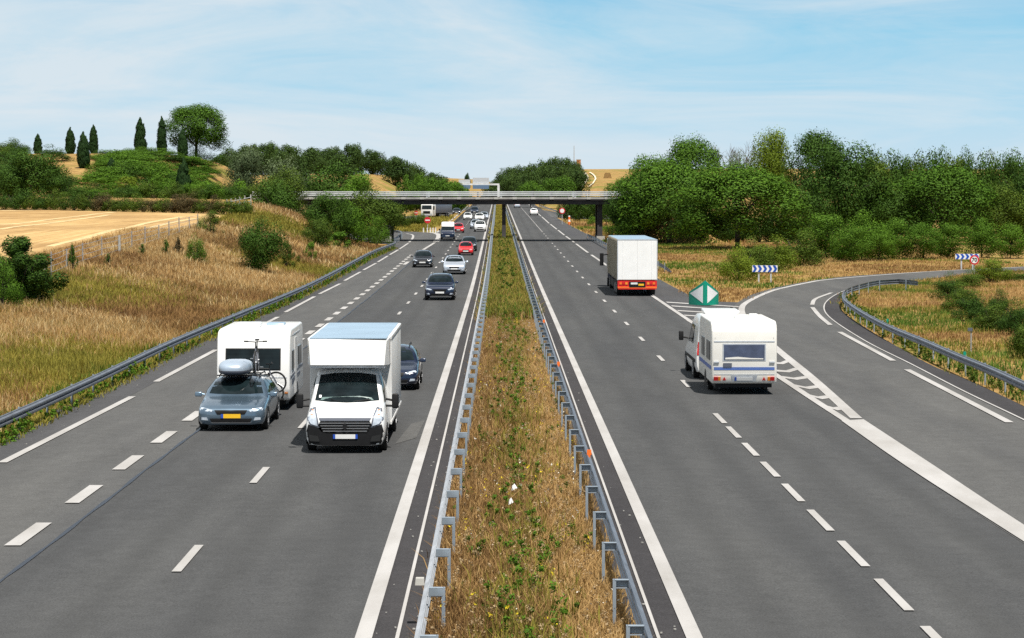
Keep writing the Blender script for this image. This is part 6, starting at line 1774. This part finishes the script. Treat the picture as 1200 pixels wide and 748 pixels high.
mb = MB(); mb.box((0, -.04, .74), (1.02, .05, .36)); mb.build('plate_holder', M['black'], se)
mb = MB(); mb.box((-.20, -.07, .80), (.42, .012, .12)); mb.build('number_plate', M['plate_w'], se)
mb = MB(); mb.box((.24, -.07, .72), (.34, .012, .12)); mb.build('number_plate', M['plate_y'], se)
mb = MB(); mb.box((0, 6.8, .84), (2.2, 12.2, .26)); mb.build('chassis', M['black'], se)
for s in (-1, 1):
    for yy in (1.9, 3.2, 4.5): wheel(se, s * 1.04, yy, .48, .36, True, s)
    mb = MB(); mb.box((s * 1.2, 7.6, .62), (.05, 4.6, .5)); mb.build('side_guard', M['black'], se)
    mb = MB()
    for yy in np.arange(.35, 12.9, .62): mb.box((s * 1.262, yy, 2.28), (.02, .05, 2.5))
    mb.build('curtain_strap', M['tarp_beige'], se)
    for yy in (12.2, 15.9): wheel(se, s * 1.0, yy, .48, .36, True, s)
    mb = MB(); mb.tube([(s * 1.2, 15.4, 2.2), (s * 1.5, 15.5, 2.15)], .04, 6); mb.box((s * 1.58, 15.5, 1.85), (.26, .16, .85)); mb.build('mirror', M['black'], se)
mb = MB(); mb.box((0, 14.2, .75), (1.0, 5, .3)); mb.build('tractor_chassis', M['black'], se)
mb = MB(); mb.prism([(14.4, .6), (16.6, .5), (16.7, 1.6), (16.4, 2.9), (15.8, 3.35), (14.4, 3.35)], 1.2, .12, 3); mb.build('cab', M['navy'], se, 40)

# --- the other cars
def px_car(kind, px, base, L_, W_, H_, paint, label, away=False, lamp='lamp', detail=1, Y=None, X=None, front_off=.8, yaw=0.0, group=GT, **kw):
    if Y is None: Y = hit(px, base).y
    y = Y - front_off if not away else Y + front_off
    x = at_depth(px, Y) if X is None else X
    if away: y = Y - .8 + L_
    return car(kind, L_, W_, H_, paint, Vector((x, y, float(zr(Y)) + .004)), label, group, away, detail, lamp=lamp, yaw=yaw, **kw)
px_car('hatch', 0, 456, 4.2, 1.76, 1.36, 'navy', 'dark blue car half hidden behind the white box van', Y=78.0, X=-3.55, detail=2)
px_car('suv', 515.5, 351.6, 4.4, 1.80, 1.56, 'navy', 'dark navy estate-like SUV, nearest of the cars behind the box van', detail=2)
px_car('mpv', 532.3, 321.5, 4.3, 1.76, 1.46, 'silver', 'silver-blue people carrier just behind the dark navy SUV', detail=2)
px_car('hatch', 495.2, 313.4, 4.1, 1.66, 1.42, 'carblack', 'black hatchback in the left lane beside the silver people carrier', detail=2)
px_car('hatch', 545.8, 299.2, 3.7, 1.5, 1.34, 'red', 'bright red small car in the fast lane before the bridge shadow', lamp='stripe_grey')
px_car('suv', 549.3, 294.4, 4.3, 1.66, 1.5, 'carblack', 'dark car tucked right behind the bright red small car')
px_car('hatch', 537, 273, 4.0, 1.6, 1.4, 'red', 'dark red car beyond the bridge, half hidden by the white-topped van')
px_car('suv', 562.6, 271.7, 4.3, 1.7, 1.6, 'silver', 'white car with dark bumper, nearest in the fast lane beyond the bridge', lamp='stripe_grey') if False else px_car('suv', 562.6, 271.7, 4.3, 1.7, 1.6, 'white_paint', 'white car with dark bumper, nearest in the fast lane beyond the bridge')
px_car('hatch', 557.3, 268.2, 4.1, 1.65, 1.42, 'silver', 'silver car just behind and left of the white car beyond the bridge')
px_car('hatch', 561.9, 259.0, 4.2, 1.75, 1.45, 'white_paint', 'white car in the middle of the far traffic, right of another white one')
px_car('hatch', 567.2, 257.2, 4.2, 1.7, 1.45, 'silver', 'rightmost far car, grey with dark glass, beside the median')
px_car('hatch', 548.2, 258.0, 4.0, 1.68, 1.42, 'white_paint', 'white car in the left lane beyond the white-topped van')
px_car('suv', 555.9, 251.0, 4.4, 1.75, 1.65, 'navy', 'farthest dark blue car in the oncoming lanes')
px_car('hatch', 534.8, 251.4, 4.2, 1.7, 1.4, 'carblack', 'black car on the far slip road beside the white lorry')
GA = 'cars driving away beyond the bridge'
px_car('hatch', 625.8, 252.5, 4.2, 1.76, 1.5, 'white_paint', 'white car driving away in the right lane beyond the bridge', away=True, group=GA)
px_car('hatch', 606.2, 243.7, 4.3, 1.7, 1.5, 'silver', 'tiny pale car far away in the fast lane of the right carriageway', away=True, group=GA)

# white-topped dark camper van by the bridge shadow
Yb = hit(524.5, 280.6).y; pb = Vector((at_depth(524.5, Yb), Yb - .7, float(zr(Yb)) + .004))
cb_ = empty('camper_van', pb, 'dark blue camper van with a white high roof, at the bridge shadow', 'camper van')
cst = [(0, .80, .26, .58, .70, .68), (.06, .87, .22, .68, .82, .74), (.3, .90, .2, .80, .98, .78), (.8, .90, .2, .95, 1.15, .80), (1.3, .90, .2, 1.02, 1.52, .78), (1.65, .90, .2, 1.05, 1.66, .77), (4.7, .90, .2, 1.05, 1.66, .77), (4.85, .86, .24, 1.0, 1.5, .74)]
b = loft(dens(cst)); b.build('body', M['navy'], cb_, 42); bv = b.bvh()
decal('windscreen', bv, [(-.76, 1.14), (.76, 1.14), (.68, 1.58), (-.68, 1.58)], 'front', M['glass'], cb_)
for s, nm in ((-1, 'left'), (1, 'right')):
    decal('headlight', bv, [(s * .58, .66), (s * .80, .68), (s * .80, .80), (s * .60, .78)], 'front', M['stripe_grey'], cb_)
    decal('side_window', bv, [(1.2, 1.10), (2.1, 1.10), (2.1, 1.52), (1.5, 1.52)], nm, M['glass'], cb_)
    wheel(cb_, s * .80, .85, .33, .2, False, s); wheel(cb_, s * .80, 3.9, .33, .2, False, s)
    mb = MB(); mb.box((s * 1.02, 1.15, 1.2), (.2, .1, .26)); mb.build('mirror', M['black'], cb_)
mb = MB(); mb.prism([(1.25, 1.55), (1.5, 1.95), (1.9, 2.16), (4.5, 2.16), (4.75, 1.9), (4.8, 1.55)], .80, .12, 4); mb.build('high_roof', M['white_paint'], cb_, 45)
decal('number_plate', bv, [(-.25, .40), (.25, .40), (.25, .50), (-.25, .50)], 'front', M['plate_w'], cb_, .02, .02, 0)

# white lorry waiting on the far slip road
Yt = 470.0; ptk = Vector((at_depth(500, Yt), Yt, float(terr(at_depth(500, Yt), Yt)) + .06))
tk = empty('lorry', ptk, 'white lorry with a dark trailer on the far slip road, left of the traffic', 'lorry', rz=R(-16))
mb = MB(); mb.prism([(0, .45), (-.05, 1.2), (.08, 2.6), (.5, 3.05), (2.2, 3.1), (2.2, .5)], 1.2, .1, 3); b = mb; mb.build('cab', M['white_paint'], tk, 40); bv = b.bvh()
decal('windscreen', bv, [(-1.02, 1.75), (1.02, 1.75), (.98, 2.55), (-.98, 2.55)], 'front', M['glass'], tk)
decal('grille', bv, [(-.72, .9), (.72, .9), (.72, 1.42), (-.72, 1.42)], 'front', M['black'], tk)
decal('bumper', bv, [(-1.1, .46), (1.1, .46), (1.1, .72), (-1.1, .72)], 'front', M['sign_grey'], tk)
for s, nm in ((-1, 'left'), (1, 'right')):
    decal('headlight', bv, [(s * .82, .76), (s * 1.08, .76), (s * 1.08, .92), (s * .82, .92)], 'front', M['lamp'], tk)
    decal('side_window', bv, [(.3, 1.75), (1.3, 1.75), (1.3, 2.45), (.4, 2.45)], nm, M['glass'], tk)
    for yy in (1.1, 5.0, 9.5, 10.8): wheel(tk, s * 1.0, yy, .48, .32, False, s)
    mb = MB(); mb.box((s * 1.38, .3, 2.0), (.2, .14, .7)); mb.build('mirror', M['black'], tk)
mb = MB(); mb.prism([(2.9, 1.0), (13, 1.0), (13, 2.9), (2.9, 2.9)], 1.22, .03, 2); mb.build('trailer_body', M['stripe_grey'], tk, 30)
mb = MB(); mb.box((0, 6.5, .8), (1.2, 11, .3)); mb.build('chassis', M['black'], tk)
# white delivery lorry beyond the bridge, its top showing above the railing
Yq = 960.0; pq = Vector((at_depth(575.5, Yq), Yq, float(zr(Yq)) + .004))
dl = empty('delivery_lorry', pq, 'tiny white lorry roof showing above the bridge railing below the gantry', 'lorry')
mb = MB(); mb.prism([(0, .5), (0, 1.5), (.3, 2.5), (1.9, 2.6), (1.9, .5)], 1.05, .08, 2); mb.build('cab', M['white_paint'], dl, 40); bv = mb.bvh()
decal('windscreen', bv, [(-.9, 1.5), (.9, 1.5), (.85, 2.2), (-.85, 2.2)], 'front', M['glass'], dl)
mb = MB(); mb.prism([(2.0, .9), (8, .9), (8, 3.4), (2.0, 3.4)], 1.2, .04, 2); mb.build('load_body', M['white_paint'], dl, 30)
for s in (-1, 1):
    for yy in (1, 6.3): wheel(dl, s * .95, yy, .45, .3, False, s)
# ------------------------------------------------------------------ grass and weeds (stuff)
def in_poly(x, y, poly):
    P = np.array(poly); n = len(P); ins = np.zeros(len(x), bool); j = n - 1
    for i in range(n):
        xi, yi, xj, yj = P[i, 0], P[i, 1], P[j, 0], P[j, 1]
        c = ((yi > y) != (yj > y)) & (x < (xj - xi) * (y - yi) / (yj - yi + 1e-12) + xi)
        ins ^= c; j = i
    return ins


def blade_mat(name, cols, transl=0.3, patch=0.25):
    m = bpy.data.materials.new(name); nt, b = nodes_of(m)
    g = nt.nodes.new('ShaderNodeNewGeometry'); tc = nt.nodes.new('ShaderNodeTexCoord')
    n = noise(nt, tc.outputs['Object'], patch, 4)
    a = nt.nodes.new('ShaderNodeMath'); a.operation = 'MULTIPLY_ADD'; a.inputs[1].default_value = 0.5
    nt.links.new(g.outputs['Random Per Island'], a.inputs[0])
    s = nt.nodes.new('ShaderNodeMapRange'); s.inputs['From Min'].default_value = .3; s.inputs['From Max'].default_value = .7; s.inputs['To Max'].default_value = .5
    nt.links.new(n.outputs['Fac'], s.inputs['Value']); nt.links.new(s.outputs['Result'], a.inputs[2])
    r = ramp(nt, [(i / (len(cols) - 1), c) for i, c in enumerate(cols)]); nt.links.new(a.outputs[0], r.inputs['Fac'])
    nt.links.new(r.outputs['Color'], b.inputs['Base Color']); b.inputs['Roughness'].default_value = .85; b.inputs['Specular IOR Level'].default_value = .15
    tr = nt.nodes.new('ShaderNodeBsdfTranslucent'); nt.links.new(r.outputs['Color'], tr.inputs['Color'])
    ms = nt.nodes.new('ShaderNodeMixShader'); ms.inputs['Fac'].default_value = transl
    nt.links.new(b.outputs['BSDF'], ms.inputs[1]); nt.links.new(tr.outputs['BSDF'], ms.inputs[2]); nt.links.new(ms.outputs['Shader'], nt.nodes['Material Output'].inputs['Surface'])
    return m


GMAT = {
 'straw': blade_mat('straw_blades', [(.20, .115, .045), (.42, .265, .105), (.58, .41, .19)]),
 'rust': blade_mat('rusty_blades', [(.11, .060, .028), (.25, .145, .058), (.40, .25, .10)]),
 'olive': blade_mat('olive_blades', [(.09, .09, .018), (.22, .20, .035), (.36, .29, .06)]),
 'green': blade_mat('green_blades', [(.035, .075, .010), (.075, .145, .018), (.15, .22, .035)]),
 'pale': blade_mat('pale_blades', [(.45, .33, .16), (.60, .46, .24), (.72, .60, .36)]),
}


def blades(name, X, Y, Zf, h, w, mk, rng, lean=0.35, nb=6, spread=0.16):
    """tufts at X, Y; each a handful of bent blades (two faces each)"""
    n = len(X)
    if n == 0: return
    h = np.broadcast_to(h, (n,)); w = np.broadcast_to(w, (n,))
    Xb = np.repeat(X, nb) + rng.normal(0, spread, n * nb); Yb = np.repeat(Y, nb) + rng.normal(0, spread, n * nb)
    Zb = Zf(Xb, Yb)
    hb = np.repeat(h, nb) * (.55 + .6 * rng.random(n * nb)); wb = np.repeat(w, nb) * (.7 + .6 * rng.random(n * nb))
    a = rng.random(n * nb) * 6.283; t = a + 1.57 + rng.normal(0, .5, n * nb)
    dx, dy = np.cos(a), np.sin(a); ln = hb * np.abs(rng.normal(0, lean, n * nb))
    ox, oy = np.cos(t) * ln, np.sin(t) * ln
    V = np.zeros((n * nb, 5, 3))
    for k, (f, ws, bend) in enumerate(((0, .5, 0), (0, -.5, 0), (.55, -.42, .35), (.55, .42, .35), (1, 0, 1))):
        V[:, k, 0] = Xb + dx * wb * ws + ox * bend; V[:, k, 1] = Yb + dy * wb * ws + oy * bend; V[:, k, 2] = Zb + hb * f * (1 - .15 * (bend == 1)) - .02
    base = np.arange(n * nb)[:, None] * 5
    F4 = np.concatenate([base + np.array([[0, 1, 2, 3]]), base + np.array([[3, 2, 4, 4]])], 0)
    tri = np.concatenate([base + np.array([[0, 1, 2]]), base + np.array([[0, 2, 3]]), base + np.array([[3, 2, 4]])], 0)
    nn = np.stack([ox / np.maximum(hb, .01) * .5 + rng.normal(0, .25, n * nb), oy / np.maximum(hb, .01) * .5 - .25 + rng.normal(0, .25, n * nb), np.ones(n * nb)], 1)
    me = np_mesh(name, V.reshape(-1, 3), tri, GMAT[mk], None, 3)
    o = mesh_obj(name, me); o['kind'] = 'stuff'
    return o


gr_ = np.random.default_rng(21)
tz = lambda x, y: terr(x, y)
def pick(n, x0f, x1f, y0, y1, pw=1.0):
    Y = y0 + (y1 - y0) * gr_.random(n) ** pw
    a, b = x0f(Y), x1f(Y); X = a + (b - a) * gr_.random(n)
    return X, Y

# median
ML, MR = (lambda Y: -.98 + cx(Y)), (lambda Y: 1.80 + cx(Y))
def weedy(X, Y): return np.exp(-((X - cx(Y) - .35) / .62) ** 2) * (.55 + .45 * np.sin(Y * .35) * np.sin(Y * .13 + 1)) 
X, Y = pick(22000, ML, MR, 27, 130, 2.0); q = weedy(X, Y); u = gr_.random(len(X)); n2 = noise2(X, Y, 2.6, 5)
a = (u > q * .30)
st_ = a & (X - cx(Y) > .55 + .4 * n2); ru = a & ~st_
blades('dry_grass', X[st_], Y[st_], tz, .24 + .14 * gr_.random(st_.sum()), .016, 'straw', gr_, .5, 9, .10)
blades('dry_grass', X[ru], Y[ru], tz, .26 + .20 * gr_.random(ru.sum()), .017, 'rust', gr_, .5, 8, .10)
pa = ru & (gr_.random(len(X)) < .55)
blades('dry_grass', X[pa], Y[pa], tz, .30 + .25 * gr_.random(pa.sum()), .013, 'straw', gr_, .45, 5, .10)
wd = ~a
blades('dry_weeds', X[wd], Y[wd], tz, .40 + .30 * gr_.random(wd.sum()), .02, 'olive', gr_, .35, 6, .07)
X, Y = pick(9000, ML, MR, 120, 300, 1.5); q = weedy(X, Y); g_ = gr_.random(len(X))
m1, m2, m3 = g_ < .50, (g_ >= .50) & (g_ < .86), g_ >= .86
blades('dry_grass', X[m1], Y[m1], tz, .45 + .3 * gr_.random(m1.sum()), .035, 'straw', gr_, .5, 6, .16)
blades('dry_weeds', X[m2], Y[m2], tz, .55 + .4 * gr_.random(m2.sum()), .04, 'olive', gr_, .5, 6, .16)
blades('green_weeds', X[m3], Y[m3], tz, .55 + .4 * gr_.random(m3.sum()), .045, 'green', gr_, .4, 5, .16)
X, Y = pick(2600, ML, MR, 296, 700, 1.3)
blades('dry_grass', X, Y, tz, .6, .10, 'olive', gr_, .5, 5, .25)
# leafy weeds in the median
def weeds(name, X, Y, h, mk, nleaf, size, seed, wide=.5):
    rng = np.random.default_rng(seed); C_, R_ = [], []
    for x, y, hh in zip(X, Y, h):
        z = float(terr(x, y))
        for k in range(4):
            C_.append((x + rng.normal(0, .10), y + rng.normal(0, .10), z + hh * (.15 + .8 * k / 3))); R_.append(hh * wide * (.45 - .07 * k))
    C_, R_ = np.array(C_), np.array(R_)
    V, Q, vn = leaf_cloud(C_, R_, np.full(len(C_), nleaf), size, rng, 1.1, .3, .8)
    o = mesh_obj(name, np_mesh(name, V, Q, mk, vn)); o['kind'] = 'stuff'
X, Y = pick(130, lambda y: .35 * np.ones_like(y) - .45 + cx(y), lambda y: .35 + .6 + cx(y), 30, 160, 1.6)
weeds('green_weeds', X, Y, .35 + .35 * gr_.random(len(X)), L['lime'], 34, .045, 3)
X, Y = pick(80, ML, MR, 30, 150, 1.6)
weeds('green_weeds', X, Y, .25 + .35 * gr_.random(len(X)), L['gorse'], 30, .04, 4)
X, Y = pick(420, ML, MR, 29, 120, 1.8)
weeds('seed_heads', X, Y, .42 + .3 * gr_.random(len(X)), leaf_mat('seed_head_leaves', (.16, .10, .045), (.50, .40, .24), .2), 14, .03, 5, .35)
X, Y = pick(150, lambda y: .35 * np.ones_like(y) - .5 + cx(y), lambda y: 1.1 + cx(y), 150, 330, 1.2)
weeds('green_weeds', X, Y, .45 + .35 * gr_.random(len(X)), L['gorse'], 24, .11, 6)
X, Y = pick(70, ML, MR, 30, 140, 1.5)
weeds('yellow_flowers', X, Y, .45 + .2 * gr_.random(len(X)), leaf_mat('yellow_petals', (.75, .55, .02), (.85, .70, .05), .2), 5, .035, 7, .5)
X, Y = pick(60, ML, MR, 30, 140, 1.5)
weeds('white_flowers', X, Y, .4 + .2 * gr_.random(len(X)), leaf_mat('white_petals', (.6, .58, .5), (.8, .78, .7), .2), 4, .035, 8, .5)

# left bank
def bank(n, y0, y1, wmax, h0, h1, wid, nb, pw, spread):
    Y = y0 + (y1 - y0) * gr_.random(n) ** pw
    X = eL(Y) - .55 - wmax * gr_.random(n) ** .9
    n1 = noise2(X, Y * .55, 5.2, 1.0) + .45 * noise2(X, Y, 1.7, 9) + gr_.normal(0, .18, n); n2_ = noise2(X, Y * .6, 8.5, 4.0) + gr_.normal(0, .15, n)
    d = eL(Y) - X
    grn = (d < 1.7) & (gr_.random(n) < .7)
    oli = ~grn & (n2_ > .30)
    rus = ~grn & ~oli & (n1 < -.08)
    stw = ~grn & ~oli & ~rus
    hh = h0 + (h1 - h0) * gr_.random(n)
    for msk, mk, k in ((stw, 'straw', 1.0), (rus, 'rust', .95), (oli, 'olive', .85), (grn, 'green', .7)):
        blades('dry_grass' if mk != 'green' else 'green_grass', X[msk], Y[msk], tz, hh[msk] * k, wid, mk, gr_, .45, nb, spread)
    p_ = stw & (gr_.random(n) < .35)
    blades('dry_grass', X[p_], Y[p_], tz, hh[p_] * 1.25, wid * .8, 'pale', gr_, .4, 4, spread)
bank(26000, 52, 115, 17, .22, .58, .020, 8, 1.25, .20)
bank(24000, 112, 205, 19, .26, .66, .032, 8, 1.15, .27)
bank(9000, 200, 282, 14, .32, .75, .06, 7, 1.0, .4)
# kerb weeds under the left rail
X, Y = pick(260, lambda y: eL(y) - .3, lambda y: eL(y) + .25, 60, 260, 1.2)
weeds('kerb_weeds', X, Y, .25 + .35 * gr_.random(len(X)), L['lime'], 22, .06, 9)
X, Y = pick(2600, lambda y: eL(y) - .6, lambda y: eL(y) + .18, 55, 270, 1.3)
blades('kerb_grass', X, Y, tz, .22 + .15 * gr_.random(len(X)), .03, 'olive', gr_, .5, 6, .12)

# right verge, nose and the land behind the slip road
def scatter(n, x0, x1, y0, y1, keep, h0, h1, wid, nb, spread, key, pw=1.0):
    X = x0 + (x1 - x0) * gr_.random(n); Y = y0 + (y1 - y0) * gr_.random(n) ** pw
    k = keep(X, Y) & ~in_poly(X, Y, RAMP_POLY)
    X, Y = X[k], Y[k]
    n1 = noise2(X, Y * .6, 6.5, 2.0) + .4 * noise2(X, Y, 2.0, 7) + gr_.normal(0, .15, len(X))
    gth = key(X, Y)
    grn = n1 > gth
    oli = ~grn & (n1 > gth - .28); rus = ~grn & ~oli & (n1 < -.42); stw = ~grn & ~oli & ~rus
    hh = h0 + (h1 - h0) * gr_.random(len(X))
    for msk, mk in ((stw, 'straw'), (rus, 'rust'), (oli, 'olive'), (grn, 'green')):
        blades('dry_grass' if mk != 'green' else 'green_grass', X[msk], Y[msk], tz, hh[msk], wid, mk, gr_, .5, nb, spread)
rail_poly = [(r_[-1].x, r_[-1].y) for r_ in ramp_rows]      # inner edge of the slip road
ry_ = np.array([p[1] for p in rail_poly]); rx_ = np.array([p[0] for p in rail_poly])
ISL = [(p[0] + .3, p[1]) for p in rail_poly[:]] + [(95, 225), (95, 40)]
inside = lambda X, Y: in_poly(X, Y, ISL)
inv_key = lambda X, Y: .55 - .6 * np.exp(-(np.maximum(0, Y - 118) / 30.0)) * (Y < 400) + .35 * sstep(130, 165, Y)
scatter(30000, 14, 46, 58, 205, inside, .14, .40, .026, 8, .24, inv_key, 1.0)
def verge(X, Y): return (X > edgeR(Y) + .25) & (Y > 137)
scatter(15000, 10, 46, 137, 282, lambda X, Y: verge(X, Y) & ~inside(X, Y), .12, .36, .045, 7, .3, lambda X, Y: np.where(X < 24, .12, .55), 1.0)
scatter(3000, 6, 30, 282, 440, verge, .4, .7, .1, 6, .4, lambda X, Y: .3 + 0 * X, 1.0)
# weeds along the slip road rail
X, Y = [], []
for r_ in ramp_rows:
    p = r_[-1]
    if 55 < p.y < 150:
        for k in range(5): X.append(p.x + .1 + .9 * gr_.random()); Y.append(p.y + gr_.normal(0, .8))
X, Y = np.array(X), np.array(Y); k = ~in_poly(X, Y, RAMP_POLY); X, Y = X[k], Y[k]
weeds('kerb_weeds', X, Y, .2 + .35 * gr_.random(len(X)), L['gorse'], 20, .06, 12)
# rough herbage in the hollow beyond the bridge, left
Xh = -30 + 20 * gr_.random(2600); Yh = 345 + 150 * gr_.random(2600)
k = Xh < edgeL(Yh) - 2.0
k &= ~in_poly(Xh, Yh, [(p[0].x, p[0].y) for p in er2] + [(p[-1].x, p[-1].y) for p in reversed(er2)])
blades('dry_grass', Xh[k], Yh[k], tz, .6, .12, 'olive', gr_, .5, 6, .4)
# litter and grit along the shoulders
mb = MB(); rl2 = random.Random(9)
for k in range(150):
    s_ = rl2.random(); y = 34 + 120 * s_ ** 1.5
    x = (rl2.choice((-1.2 - .6 * rl2.random(), 2.0 + .6 * rl2.random())) if k % 3 else float(edgeL(y)) + .2 + 1.3 * rl2.random())
    q = .006 + .012 * rl2.random(); mb.box((x, y, float(zr(y)) + .02 + q / 2), (q * 1.6, q * 2.2, q), rz=rl2.random() * 3)
o = mb.build('road_grit', M['conc'], None); o['kind'] = 'stuff'
# the two white scraps in the median
for x, y, s_, lab in ((.28, 49.2, .06, 'larger scrap of white litter in the median grass'), (.20, 46.9, .05, 'smaller scrap of white litter in the median grass, nearer the camera')):
    mb = MB(); mb.add([(-s_, -s_, .0), (s_, -s_ * .8, .05), (s_ * .7, s_, .02), (-s_ * .8, s_ * .7, .09), (0, 0, .14)], [(0, 1, 4), (1, 2, 4), (2, 3, 4), (3, 0, 4)])
    o = mb.build('litter', M['sign_white'], None, loc=Vector((x, y, float(zr(y)) + .22))); tag(o, lab, 'litter')
